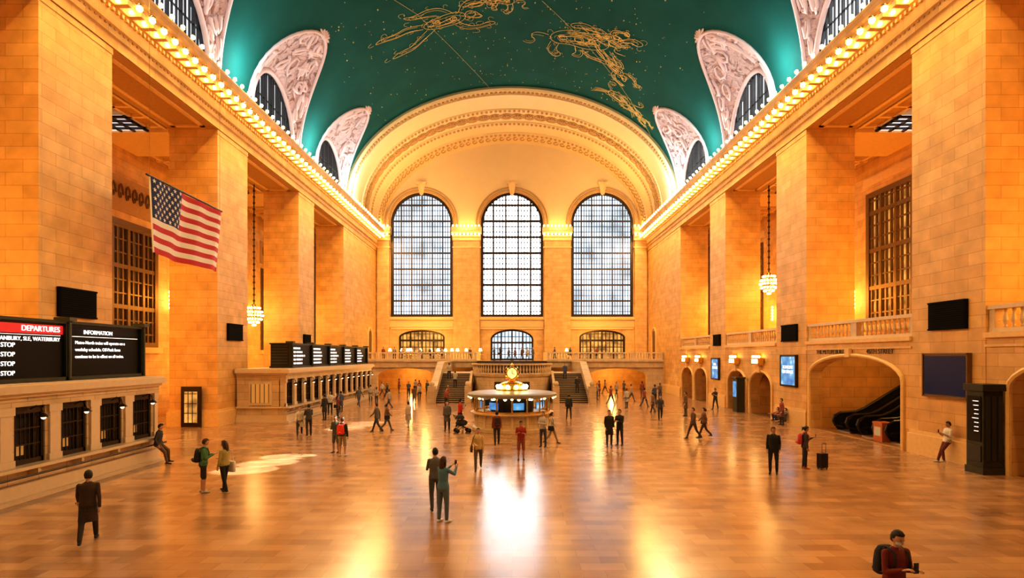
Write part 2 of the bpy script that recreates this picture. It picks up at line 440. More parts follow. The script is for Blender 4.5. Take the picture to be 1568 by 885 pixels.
# lunettes
wn=0
for c in LC[1:]:
    for s in (-1,1):
        m=MB(); n=28; vs=[];fs=[]; L=6
        for k in range(n+1):
            t=pi*k/n
            h=LR*sin(t); g=Vector((s*W*sqrt(1-(h/VR)**2),c+LH*cos(t),ZS+h))
            w=Vector((s*(W+.25),c+3.75*cos(t),ZS+4.45*sin(t)))
            for j in range(L+1):
                f=j/L; p=w.lerp(g,f); p.z+=.35*sin(pi*f)*sin(t); vs.append(p)
        for k in range(n):
            for j in range(L): fs.append((k*(L+1)+j,k*(L+1)+j+1,(k+1)*(L+1)+j+1,(k+1)*(L+1)+j))
        m.add(vs,fs,0)
        gp=[];wp=[]
        for k in range(n+1):
            t=pi*k/n; h=LR*sin(t)
            gp.append((s*(W*sqrt(1-(h/VR)**2)-.05),c+LH*cos(t),ZS+h)); wp.append((s*(W+.15),c+3.75*cos(t),ZS+4.45*sin(t)))
        m.tube(gp,[.13]*len(gp),6,2); m.tube(wp,[.2]*len(wp),6,2)
        for j in range(26):
            t=pi*(.06+.88*random.random()); f0=random.uniform(.2,.85)
            pts=[]
            for q in range(9):
                tt=t+.08*sin(q*1.1+j)*1.2; ff=min(.97,max(.1,f0+.14*cos(q*.9+j*2)))
                h=LR*sin(tt); g=Vector((s*W*sqrt(1-(h/VR)**2),c+LH*cos(tt),ZS+h)); w=Vector((s*(W+.25),c+3.75*cos(tt),ZS+4.45*sin(tt)))
                p=w.lerp(g,ff); p.z+=.30*sin(pi*ff)*sin(tt); p.x-=s*.04; pts.append(p)
            m.tube(pts,[.16-.012*q for q in range(9)],6,2)
        tip=gp[n//2]
        for q in range(7):
            a=-pi*.5+pi*q/6
            m.tube([tip,(tip[0]-s*.35*cos(a)*1.3,tip[1]+.95*sin(a),tip[2]+.2+.6*cos(a))],[.2,.13],6,2)
        m.obj('lunette_vault',[RELIEF,TRIM,RPINK] ,True)
        wn+=1
        arch_window('window_%d'%wn,'x',s*(W+.35),s*(W+.55),c,3.75,ZS+.0,ZS+.0,4.45,PANE_L if s<0 else PANE_R,nv=18,hs=2.1,bar=.055,big=3,frame=.18,fm=BLACK)

# end arch (coffered soffit band)
rings=[(61,18.35,12.35),(60.85,18.3,12.3),(60.7,17.95,12.0),(60.9,17.75,11.8),(61.5,17.75,11.8),(61.5,17.55,11.62),(62.2,17.55,11.62),(62.2,17.65,11.72),
       (65.0,17.62,11.68),(65.0,17.5,11.55),(65.5,17.5,11.55),(65.5,17.6,11.66),(68.4,17.55,11.62),(68.4,17.42,11.46),(69,17.42,11.46),(69,17.5,11.55),(71.4,17.45,11.5),
       (71.4,17.25,11.3),(72.1,17.25,11.3),(72.1,17.35,11.4),(YE,17.3,11.35)]
m=MB(); vs=[];fs=[];n=64
for (y,a,r) in rings:
    for k in range(n+1):
        t=pi*k/n; vs.append((a*cos(t),y,ZS+r*sin(t)))
for i in range(len(rings)-1):
    for k in range(n): fs.append((i*(n+1)+k,i*(n+1)+k+1,(i+1)*(n+1)+k+1,(i+1)*(n+1)+k))
m.add(vs,fs)
def soffit_items(y,a,r,cnt,kind):
    for k in range(cnt):
        t=pi*(k+.5)/cnt
        p=Vector((a*cos(t),y,ZS+r*sin(t)))
        nrm=Vector((cos(t)/a,0,sin(t)/r)).normalized(); tg=Vector((nrm.z,0,-nrm.x))
        if kind=='ros':
            for q in range(8):
                b=2*pi*q/8; d=tg*cos(b)+Vector((0,1,0))*sin(b)
                m.tube([p+d*.1-nrm*.1,p+d*.42-nrm*.06],[.1,.13],5,1)
            m.sphere(p-nrm*.12,.14,1,6,5)
            rp=[p+(tg*cos(b*pi/6)+Vector((0,1,0))*sin(b*pi/6))*.72-nrm*.05 for b in range(13)]
            m.tube(rp,[.07]*13,4,1,cap=False)
        elif kind=='scroll':
            m.tube([p+tg*(.28*cos(b))+Vector((0,.5*sin(b),0))-nrm*.05 for b in (0,1,2,3,4,5)],[.07]*6,4,1)
        else:
            m.sphere(p-nrm*.04,.17,1,6,4,sc=(1,1.3,1))
soffit_items(66.95,17.57,11.64,40,'ros')
soffit_items(61.2,17.75,11.8,110,'egg')
soffit_items(65.25,17.5,11.55,100,'egg')
soffit_items(68.7,17.42,11.46,100,'egg')
soffit_items(71.75,17.25,11.3,90,'egg')
soffit_items(73.2,17.33,11.38,60,'scroll')
m.obj('end_arch',[PLASTER,ORN],False)

# gold constellations
cu=bpy.data.curves.new('zodiac_constellations','CURVE'); cu.dimensions='3D'; cu.bevel_depth=.022; cu.bevel_resolution=0
def stroke(pts,closed=False,w=1):
    sp=cu.splines.new('NURBS'); sp.points.add(len(pts)-1)
    for q,(x,y) in zip(sp.points,pts):
        q.co=(x,y,vz(x)-.06,1); q.radius=w
    sp.use_cyclic_u=closed; sp.use_endpoint_u=not closed; sp.order_u=3
def sline(x0,y0,x1,y1,w=.6): stroke([(x0+(x1-x0)*k/20,y0+(y1-y0)*k/20) for k in range(21)],w=w)
sline(-7.9,46,-2.5,60.8); sline(2.5,46,15.2,60.8); sline(-12,38,-7.9,46)
def fig(cx,cy,strokes,sc,ang=0,fx=1):
    ca,sa=cos(ang),sin(ang)
    def tr(u,v): return (cx+sc*fx*(u*ca-v*sa),cy+sc*(u*sa+v*ca))
    for st,cl in strokes:
        stroke([tr(u,v) for u,v in st],cl)
        cu_=sum(u for u,v in st)/len(st); cv_=sum(v for u,v in st)/len(st)
        stroke([tr(cu_+(u-cu_)*.72+.05,cv_+(v-cv_)*.6+.04) for u,v in st],cl,.6)
        if len(st)>=7:
            for (u,v) in st[1:-1]:
                a=random.uniform(0,6.28); r=random.uniform(.15,.32)
                stroke([tr(u,v),tr(u+r*cos(a),v+r*sin(a)),tr(u+r*1.5*cos(a+.7),v+r*1.5*sin(a+.7)),tr(u+r*1.2*cos(a+1.4),v+r*1.2*sin(a+1.4))],False,.6)
def circ(u,v,r,n=10,ry=None): return ([(u+r*cos(2*pi*k/n),v+(ry or r)*sin(2*pi*k/n)) for k in range(n)],True)
HUM=[circ(1.9,-.1,.32),([(1.6,-.35),(1.1,-.6),(.3,-.55),(-.5,-.4),(-.9,-.1),(-.6,.35),(.2,.5),(1.1,.5),(1.6,.2)],True),
 ([(1.3,-.5),(1.5,-1.1),(2.1,-1.4),(2.7,-1.2),(3.0,-.9),(2.6,-.95),(2.1,-1.05),(1.7,-.8)],False),([(1.2,.45),(1.6,1.0),(2.3,1.1),(2.9,.8),(3.3,1.1),(2.8,1.25),(2.0,1.4),(1.3,1.2),(.9,.6)],False),
 ([(-.8,-.3),(-1.6,-.7),(-2.4,-.5),(-3.1,-.8),(-3.6,-.6),(-3.1,-.45),(-2.4,-.15),(-1.6,-.2),(-.9,.1)],False),([(-.7,.3),(-1.4,.8),(-2.0,1.3),(-2.7,1.2),(-3.3,1.5),(-2.6,1.6),(-1.8,1.6),(-1,1.0),(-.3,.5)],False),
 ([(1.0,-.5),(.6,-1.2),(-.2,-1.5),(-1.1,-1.3),(-1.7,-1.6),(-1.3,-1.1),(-.5,-.9),(.2,-.6)],False),([(.9,-.2),(.3,0),(-.3,.1),(-.6,.0)],False),([(.9,.2),(.4,.25),(-.2,.3)],False),circ(.9,0,.2),circ(-.1,-.2,.16),circ(3.2,-.9,.3),
 ([(1.9,.2),(2.2,.4),(2.6,.3),(2.4,0),(2.2,-.3)],False)]
BEAST=[circ(-1.9,-.7,.42,10,.32),([(-1.6,-.9),(-.9,-1.2),(0,-1.1),(1,-1.2),(1.9,-.8),(2.2,-.1),(1.7,.4),(.9,.3),(0,.6),(-.9,.4),(-1.5,0)],True),
 ([(-2.2,-1),(-2.8,-1.5),(-3.2,-1.2),(-3.6,-1.7),(-3.0,-1.9),(-2.4,-1.5),(-2,-1)],False),([(-1.2,.2),(-1.6,.9),(-2.3,1.0),(-2.5,1.5),(-1.9,1.5),(-1.2,1.2),(-.8,.5)],False),
 ([(1.6,.4),(1.9,1.1),(1.4,1.6),(1.9,2.0),(2.3,1.5),(2.4,.9),(2.1,.2)],False),([(.6,.4),(.4,1.1),(.9,1.5),(.3,1.7),(0,1.2),(.1,.6)],False),([(2.2,-.5),(2.9,-.9),(3.4,-.4),(3.0,.1),(3.5,.6),(3.9,.2)],False),
 ([(-1.3,-.7),(-.6,-.5),(.2,-.8),(1,-.5),(1.6,-.4)],False),([(-1.0,-.2),(-.3,0),(.4,-.2),(1.1,.0)],False),([(-.9,-1.1),(-.7,-1.8),(.1,-2.1),(.9,-1.8),(.6,-1.4),(.1,-1.6),(-.3,-1.2)],False),circ(.3,-.3,.3),circ(1.3,-.3,.25),circ(-.5,-.35,.22),
 ([(-2.0,-.4),(-1.8,-.1),(-2.1,.2),(-2.6,.1)],False),([(-1.7,-.4),(-1.2,-.35),(-.8,-.7)],False)]
CRAB=[circ(0,0,.9,12,.6),([(-.8,-.3),(-1.5,-.8),(-1.3,-1.5),(-.8,-1.3),(-1.2,-1.0)],False),([(.8,-.3),(1.5,-.8),(1.3,-1.5),(.8,-1.3),(1.2,-1.0)],False)]+[([(sx*.8,.1*k),(sx*1.5,.1+.25*k),(sx*1.8,.6+.3*k)],False) for sx in (-1,1) for k in (0,1,2)]+[circ(0,0,.5,10,.3),circ(.2,-.1,.15)]
st_=random.getstate()
fig(-6.4,48.0,HUM,1.5,-.1); fig(-1.5,46.0,BEAST,.8,.3)
fig(6.6,51.0,BEAST,1.45,.12,-1); fig(9.5,53.0,HUM,.9,.7); fig(11.2,58,CRAB,1.35,.3); fig(13.2,59,HUM,.5,.4)
fig(-8,36,BEAST,1.4); fig(6,38,HUM,1.5)
fig(7.8,49.3,HUM,.8,-.4)
random.setstate(st_)
co=bpy.data.objects.new('zodiac_constellations',cu); COL.objects.link(co); cu.materials.append(GOLD)
m=MB()
for k in range(600):
    x=random.uniform(-15,15); y=random.uniform(22,60)
    if any(abs(y-c)<LH and vz(x)<ZS+LR*1.05 for c in LC): continue
    r=random.choice([.03,.035,.035,.06]); m.sphere((x,y,vz(x)-.03),r,0,5,4)
m.obj('ceiling_stars',[GOLD])

# ------------------------------------------------------------------ east end wall
m=MB()
WX=[-12.2,0,12.2]
holes=[(x,4.2,9.7,22.3,4.2) for x in WX]+[(-12.2,3.1,3.8,6.9,1.0),(0,2.9,3.8,6.6,1.4),(12.2,3.1,3.8,6.9,1.0)]
ends=[-17.25+34.5*k/40 for k in range(41)]
arched_wall(m,'y',YE,YE+.9,-18.3,18.3,0,lambda u: ZS+.05 if abs(u)>=17.3 else ZS+11.45*sqrt(1-(u/17.35)**2),holes,0,extra=ends)
o=m.obj('wall_east',[STONE])
m=MB()
us=sorted(set([round(v,4) for v in [-17.25+34.5*k/60 for k in range(61)]]+[round(x-4.5*cos(pi*k/24),4) for x in WX for k in range(25)]))
for a,b in zip(us[:-1],us[1:]):
    def lo(u):
        z=ZS
        for x in WX:
            if abs((a+b)/2-x)<4.5: z=22.3+4.5*sqrt(max(0,1-((u-x)/4.5)**2))
        return z
    def hi(u): return ZS+11.4*sqrt(max(0,1-(u/17.3)**2))
    if hi(a)>lo(a) and hi(b)>lo(b): m.quad((a,YE-.06,lo(a)),(b,YE-.06,lo(b)),(b,YE-.06,hi(b)),(a,YE-.06,hi(a)))
m.obj('wall_east_lunette',[PLASTER])
for i,x in enumerate(WX):
    arch_window('window_east_%d'%(i+1),'y',YE+.3,YE+.8,x,4.2,9.7,22.3,4.2,PANE_C if i==1 else PANE_S,nv=20 if i==1 else 24,hs=.72,bar=.12 if i==1 else .08,big=4,frame=.34)
arch_window('door_1','y',YE+.3,YE+.8,-12.2,3.1,3.8,6.9,1.0,PANE_W,nv=12,hs=.9,bar=.1,big=3,frame=.25)
arch_window('door_2','y',YE+.3,YE+.8,0,2.9,3.8,6.6,1.4,PANE_S,nv=12,hs=.8,bar=.1,big=3,frame=.25)
arch_window('door_3','y',YE+.3,YE+.8,12.2,3.1,3.8,6.9,1.0,PANE_W,nv=12,hs=.9,bar=.1,big=3,frame=.25)
m=MB()
for x in WX:
    for rr,tt,yy in ((4.45,.16,-.12),(4.85,.1,-.12)):
        pts=[(x-rr,YE+yy,21.9)]+[(x-rr*cos(pi*k/24),YE+yy,22.3+rr*sin(pi*k/24)) for k in range(25)]+[(x+rr,YE+yy,21.9)]
        m.tube(pts,[tt]*len(pts),6,3)
    m.tube([(x,YE-.25,26.3),(x,YE-.35,27.5)],[.28,.5],4,0); m.box(x-.65,x+.65,YE-.6,YE,27.5,27.75)
    m.box(x-4.5,x+4.5,YE-.35,YE,9.25,9.65); m.box(x-4.3,x+4.3,YE-.15,YE,8.3,9.2)
for x0,x1 in ((-8.0,-4.2),(4.2,8.0),(-18.25,-16.35),(16.35,18.25)):
    m.box(x0+.15,x1-.15,YE-.45,YE,3.8,20.3,2)
    m.box(x0,x1,YE-.6,YE,3.8,4.9,0)
    for k,(d,z0,z1) in enumerate(((.55,18.9,19.1),(.6,19.9,20.35),(.75,20.35,20.6),(1.1,20.75,21.1),(1.25,21.1,21.45),(.9,21.45,21.7))):
        m.box(x0-.1*(k>2),x1+.1*(k>2),YE-d,YE,z0,z1,0)
    for k in range(int((x1-x0)/.5)+1): m.sphere((x0+.1+k*.5,YE-1.15,20.62),.15,1,8,5); m.sphere((x0+.1+k*.5,YE-.75,21.85),.12,1,8,5)
m.box(-16.3,16.3,YE-.2,YE,8.0,8.25)
m.obj('trim_east_pilasters',[TRIM,BULB,STONE,ORN])

# ------------------------------------------------------------------ balustrade helper
def balus(m,p0,p1,z,h=1.0,step=.34,th=.2,mi=0,posts=True):
    p0=Vector((*p0,0)); p1=Vector((*p1,0)); d=p1-p0; L=d.length; d.normalize(); nrm=Vector((-d.y,d.x,0))
    def slab(a,b,z0,z1,t):
        q=[p0+d*a-nrm*t,p0+d*b-nrm*t,p0+d*b+nrm*t,p0+d*a+nrm*t]
        m.add([(v.x,v.y,z0) for v in q]+[(v.x,v.y,z1) for v in q],[(3,2,1,0),(4,5,6,7),(0,1,5,4),(1,2,6,5),(2,3,7,6),(3,0,4,7)],mi)
    slab(0,L,z,z+.16,th); slab(0,L,z+h-.16,z+h,th+.05)
    np_=max(1,int(L/3.4)) if posts else 1
    if posts:
        for k in range(np_+1):
            a=L*k/np_; slab(max(0,a-.25),min(L,a+.25),z,z+h-.05,th-.02)
    n=int(L/step)
    for k in range(n):
        a=(k+.5)*L/n; c=p0+d*a
        hh=h-.32
        m.rev([(.05,0),(.07,.06),(.045,.12),(.1,hh*.4),(.045,hh*.8),(.07,hh*.94),(.05,hh)],(c.x,c.y,z+.16),6,mi)

# east balcony, staircase
m=MB()
m.box(-18.3,18.3,67.3,YE,3.25,3.8); m.box(-18.3,-4.2,67.1,67.4,3.0,3.85); m.box(4.2,18.3,67.1,67.4,3.0,3.85)
m.box(-18.3,-4.2,66.9,67.3,3.7,3.9);m.box(4.2,18.3,66.9,67.3,3.7,3.9)
arched_wall(m,'y',67.35,68.2,-18.3,-7.4,0,3.25,[(-12.8,3.6,0.001,1.9,1.0)])
arched_wall(m,'y',67.35,68.2,7.4,18.3,0,3.25,[(12.8,3.6,0.001,1.9,1.0)])
m.obj('balcony_east',[PALE])
m=MB()
balus(m,(-18.2,67.15),(-4.3,67.15),3.9,.95); balus(m,(4.3,67.15),(18.2,67.15),3.9,.95)
m.obj('balustrade_balcony',[PALET])
m=MB()
for s in (-1,1):
    n=17
    for k in range(n):
        z=2.6*(k+1)/n; y=52+k*.36
        m.box(*sorted((s*4.2,s*7.2)),y,58.3+ .02,2.6*k/n,z,1)
        m.box(*sorted((s*4.2,s*7.2)),y-.03,y+.06,z-.04,z,2)
    x0,x1=sorted((s*7.2,s*7.7))
    pr=[(51.6,0),(51.6,1.1),(52.2,1.1),(58.2,3.65),(67,3.65),(67,0)]
    vs=[(x0,y,z) for y,z in pr]+[(x1,y,z) for y,z in pr]; q=len(pr)
    m.add(vs,[(i,(i+1)%q,q+(i+1)%q,q+i) for i in range(q)]+[tuple(range(q)),tuple(range(q,2*q))],0)
    pr=[(51.5,1.1),(51.5,1.25),(52.2,1.25),(58.2,3.8),(67,3.8),(67,3.65),(58.2,3.65),(52.2,1.1)]
    x0,x1=sorted((s*7.1,s*7.8)); vs=[(x0,y,z) for y,z in pr]+[(x1,y,z) for y,z in pr]; q=len(pr)
    m.add(vs,[(i,(i+1)%q,q+(i+1)%q,q+i) for i in range(q)]+[tuple(range(q)),tuple(range(q,2*q))],0)
    x0,x1=sorted((s*3.95,s*4.2)); pr=[(51.9,0),(51.9,1.0),(52.4,1.1),(56.5,2.9),(56.5,0)]
    vs=[(x0,y,z) for y,z in pr]+[(x1,y,z) for y,z in pr]; q=len(pr)
    m.add(vs,[(i,(i+1)%q,q+(i+1)%q,q+i) for i in range(q)]+[tuple(range(q)),tuple(range(q,2*q))],0)
    m.box(*sorted((s*3.8,s*4.4)),51.4,52.0,0,1.6,0); m.sphere((s*4.1,51.7,1.8),.26,0,10,8)
    m.box(*sorted((s*7.1,s*7.8)),51.2,51.8,0,1.6,0); m.sphere((s*7.45,51.5,1.8),.26,0,10,8)
m.box(-7.2,7.2,58.3,64,0,2.6,0)
m.box(-4.2,4.2,57,64,0,2.6,0)
m.rev([(4.1,0),(4.1,.3),(3.95,.35),(3.95,2.3),(4.1,2.4),(4.15,2.6),(0,2.6)],(0,57.2,0),28,0,pi,2*pi)
for k in range(8): m.box(-4.2,4.2,64+k*.38,67.3,2.6+.15*k,2.6+.15*(k+1),1)
m.rev([(3.8,2.6),(4.1,2.6),(4.1,2.75),(3.8,2.75)],(0,57.2,0),28,0,pi,2*pi)
m.rev([(3.75,3.5),(4.15,3.5),(4.15,3.66),(3.75,3.66),(3.75,3.5)],(0,57.2,0),28,0,pi,2*pi)
for k in range(38):
    a=pi+pi*(k+.5)/38; m.rev([(.05,0),(.07,.08),(.1,.3),(.045,.6),(.07,.75)],(3.95*cos(a),57.2+3.95*sin(a),2.75),6,0)
m.rev([(3.97,.4),(4.0,.4),(4.0,1.9),(3.97,1.9)],(0,57.2,0),10,3,pi*1.36,pi*1.64)
m.obj('grand_staircase',[PALE,pm('stair_dark',(.06,.04,.03),.5),PALET,DARKVOID])
m=MB(); m.box(-18.2,18.2,74.5,74.9,0,3.24); m.obj('wall_under_balcony',[STONE])

for s in (-1,1):
    m=MB()
    m.tube([(s*(W-.08),70.2,3.85),(s*(W-.08),70.2,7)]+[(s*(W-.08),71.2-1.0*cos(pi*k/8),7+1.0*sin(pi*k/8)) for k in range(1,8)]+[(s*(W-.08),72.2,7),(s*(W-.08),72.2,3.85)],[.12]*11,6,0)
    m.box(*sorted((s*(W-.04),s*(W-.0))),70.3,72.1,3.85,7.6,1)
    m.obj('door_balcony',[TRIM,BRONZEL])

# ------------------------------------------------------------------ right side lower walls, gates, balconies
def text(body,loc,rot,size,mat,parent=None,ex=.01,al='CENTER',name='lettering',sp=1.0):
    c=bpy.data.curves.new(name,'FONT'); c.body=body; c.size=size; c.extrude=ex; c.align_x=al; c.align_y='CENTER'; c.space_line=sp
    c.materials.append(mat); o=bpy.data.objects.new(name,c); COL.objects.link(o); o.location=loc; o.rotation_euler=rot
    if parent: o.parent=parent
    return o
RR=(pi/2,0,-pi/2); RL=(pi/2,0,pi/2)
ORANGE=stone('passage_stone',(.72,.40,.14),(.66,.35,.11),(.4,.22,.08))
gate=[]; GW=[]
for bi,(a,b) in enumerate(BAYS):
    if bi==0: holes=[((a+b)/2,3.4,.001,3.2,1.1)]
    elif bi==1: holes=[((a+b)/2+.1,4.0,.001,3.2,1.15)]
    else: holes=[(a+2.45,1.75,.001,2.1,1.1),(b-2.45,1.75,.001,2.1,1.1)]
    m=MB()
    arched_wall(m,'x',W+.02,W+.7,a,b,0,5.1,holes)
    m.box(W-.12,W+.7,a,b,5.1,5.3,1); m.box(W-.05,W+.0,a,b,4.75,4.85,1)
    m.box(W+.7,OW,a,b,5.0,5.3,0)
    for (uc,hw,_,sp,ri) in holes:
        pts=[(W-.04,uc-hw-.1,0)]+[(W-.04,uc-(hw+.1)*cos(pi*k/16),sp+(ri+.1)*sin(pi*k/16)) for k in range(17)]+[(W-.04,uc+hw+.1,0)]
        m.tube(pts,[.1]*len(pts),6,1)
        m.box(W-.2,W,uc-.2,uc+.2,sp+ri-.02,sp+ri+.45,1)
        D=OW-.1 if bi==1 else W+4.5
        m.quad((W+.7,uc-hw,0),(D,uc-hw,0),(D,uc-hw,4.8),(W+.7,uc-hw,4.8),2)
        m.quad((W+.7,uc+hw,0),(D,uc+hw,0),(D,uc+hw,4.8),(W+.7,uc+hw,4.8),2)
        m.quad((D,uc-hw,0),(D,uc+hw,0),(D,uc+hw,4.8),(D,uc-hw,4.8),2)
        m.quad((W+.7,uc-hw,4.8),(D,uc-hw,4.8),(D,uc+hw,4.8),(W+.7,uc+hw,4.8),2)
        if bi>=2:
            m.box(D-.12,D-.02,uc-.9,uc+.9,0,2.4,3)
    gw=m.obj('gate_wall',[STONE,TRIM,ORANGE,DARKVOID]); GW.append(gw)
    m=MB(); balus(m,(W+.3,a+.02),(W+.3,b-.02),5.3,1.05); m.obj('balustrade_side_balcony',[PALET])
    for (uc,hw,_,sp,ri) in holes:
        gate.append((uc,bi))
text('THE METLIFE BUILDING',(W-.03,31.6,4.62),RR,.33,BRONZE,parent=GW[1],name='gate_lettering')
text('45TH STREET',(W-.03,27.6,4.62),RR,.35,BRONZE,parent=GW[1],name='gate_lettering')
for uc,bi in gate:
    if bi<2: continue
    m=MB()
    m.box(W-.45,W-.05,uc-.6,uc+.6,3.75,4.25,0); m.box(W-.47,W-.44,uc-.45,uc+.45,3.85,4.15,1)
    for q in (-.5,-.25,0,.25,.5): m.sphere((W-.35,uc+q,4.34),.1,1,6,5)
    m.box(W-.3,W,uc-.05,uc+.05,4.1,4.6,0)
    m.obj('track_gate_lantern',[BRASS,BULB])
def escalator(yc):
    m=MB(); x0=20.3; L=5.4; n=14
    for k in range(n):
        x=x0+k*.385
        m.box(x,x+.4,yc-.5,yc+.5,.0,.15+.22*k,1); m.box(x,x+.03,yc-.5,yc+.5,.12+.22*k,.16+.22*k,2)
    m.box(x0-1.2,x0,yc-.6,yc+.6,.0,.08,2)
    for sd in (-1,1):
        yy=yc+sd*.65
        prof=[(x0-1.1,.0),(x0-1.35,.4),(x0-1.3,.8),(x0-1.0,1.0),(x0-.1,1.05),(x0+.4,1.25),(x0+L,1.25+L*.571),(x0+L,0)]
        vs=[(x,yy-.06,z) for x,z in prof]+[(x,yy+.06,z) for x,z in prof]; q=len(prof)
        m.add(vs,[(i,(i+1)%q,q+(i+1)%q,q+i) for i in range(q)]+[tuple(range(q)),tuple(range(q,2*q))],0)
        hp=[(x0-.9,yy,.25),(x0-1.3,yy,.35),(x0-1.43,yy,.62),(x0-1.34,yy,.9),(x0-1.0,yy,1.07),(x0-.1,yy,1.12),(x0+.4,yy,1.32),(x0+L,yy,1.32+L*.571)]
        m.tube(hp,[.075]*len(hp),8,3)
        m.tube([(x0-.4,yy-sd*.08,.3),(x0+.5,yy-sd*.08,.45),(x0+L,yy-sd*.08,.45+L*.571)],[.05]*3,6,2)
    m.obj('escalator',[BLACKG,pm('esc_step',(.12,.11,.1),.4,.5),pm('esc_steel',(.5,.45,.4),.3,.9),BLACK],False)
for yc in (27.4,29.7,32.0): escalator(yc)
m=MB(); m.box(18.8,19.4,28.2,28.9,0,.95); m.box(18.77,19.43,28.17,28.93,.9,1.0); m.box(18.785,18.8,28.3,28.8,.3,.75,1)
m.obj('caution_barrier_box',[pm('orange_panel',(.55,.15,.03),.5),pm('label_white',(.6,.6,.55),.5)],bevel=.01)

def louvre(s,y0,y1,z0,z1):
    m=MB(); x=s*(W-.005)
    m.box(*sorted((x,x-s*.12)),y0,y1,z0,z1,0)
    m.box(*sorted((x-s*.12,x-s*.16)),y0,y1,z0,z0+.07,0);m.box(*sorted((x-s*.12,x-s*.16)),y0,y1,z1-.07,z1,0)
    k=z0+.12
    while k<z1-.08:
        m.box(*sorted((x-s*.12,x-s*.15)),y0+.05,y1-.05,k,k+.03,1); k+=.09
    m.obj('loudspeaker_panel',[pm('speaker_black',(.006,.005,.005),.8,spec=.1),pm('grille_dark',(.012,.011,.01),.8,spec=.1)])
louvre(-1,22.3,24.3,6.0,7.2); louvre(-1,35.6,37.5,5.4,6.5); louvre(-1,48.6,50.2,5.3,6.3)
louvre(1,22.25,24.25,5.5,6.7); louvre(1,35.5,37.5,5.35,6.45); louvre(1,48.6,50.2,5.3,6.3)
def wallscreen(name,s,y0,y1,z0,z1,mat,fr=BRONZE):
    m=MB(); x=s*(W-.005)
    m.box(*sorted((x,x-s*.15)),y0-.12,y1+.12,z0-.12,z1+.12,1); m.box(*sorted((x-s*.15,x-s*.17)),y0,y1,z0,z1,0)
    for yy in (y0-.12,y1+.06): m.box(*sorted((x-s*.15,x-s*.2)),yy,yy+.06,z0-.12,z1+.12,1)
    for zz in (z0-.12,z1+.06): m.box(*sorted((x-s*.15,x-s*.2)),y0-.12,y1+.12,zz,zz+.06,1)
    return m.obj(name,[mat,fr])
wallscreen('display_screen',1,22.2,24.4,2.75,4.4,SCREENBLUE,BRONZEL)
A1=wallscreen('advertising_screen',1,35.6,37.4,2.5,4.35,ADM); A2=wallscreen('advertising_screen',1,48.9,50.4,2.4,4.1,ADM)
for y,t,pa in ((36.5,'TONIGHT\nON STAGE',A1),(49.6,'FALL\nSEASON',A2)):
    text(t,(W-.19,y,3.5),RR,.3,WHITE_EM,parent=pa,name='advert_lettering')
m=MB()
KM=pm('kiosk_metal',(.05,.05,.035),.4,.4,noise=.2)
m.box(17.35,18.2,20.45,21.28,0,.25,0); m.box(17.42,18.15,20.52,21.28,.25,3.1,0); m.box(17.3,18.25,20.4,21.3,3.1,3.35,0)
m.box(17.38,17.42,20.6,21.2,1.2,2.9,1); m.box(17.38,17.42,20.6,21.2,.45,1.05,2)
for k in range(3): m.box(17.5+k*.22,17.65+k*.22,20.48,20.52,.5,2.9,2)
for k in range(8): m.box(17.37,17.38,20.68,20.7+random.uniform(.15,.3),2.7-k*.16,2.725-k*.16,3)
m.obj('information_kiosk',[KM,SCREENBK,pm('kiosk_dark',(.03,.03,.028),.4),WHITE_EM],bevel=.015)
m=MB()
m.box(17.5,18.1,43.2,44.0,0,2.6,0); m.box(17.46,17.5,43.3,43.9,1.2,2.4,1); m.box(17.4,18.15,43.1,44.1,2.6,2.75,0)
m.obj('ticket_vending_machine',[KM,ADM],bevel=.015)

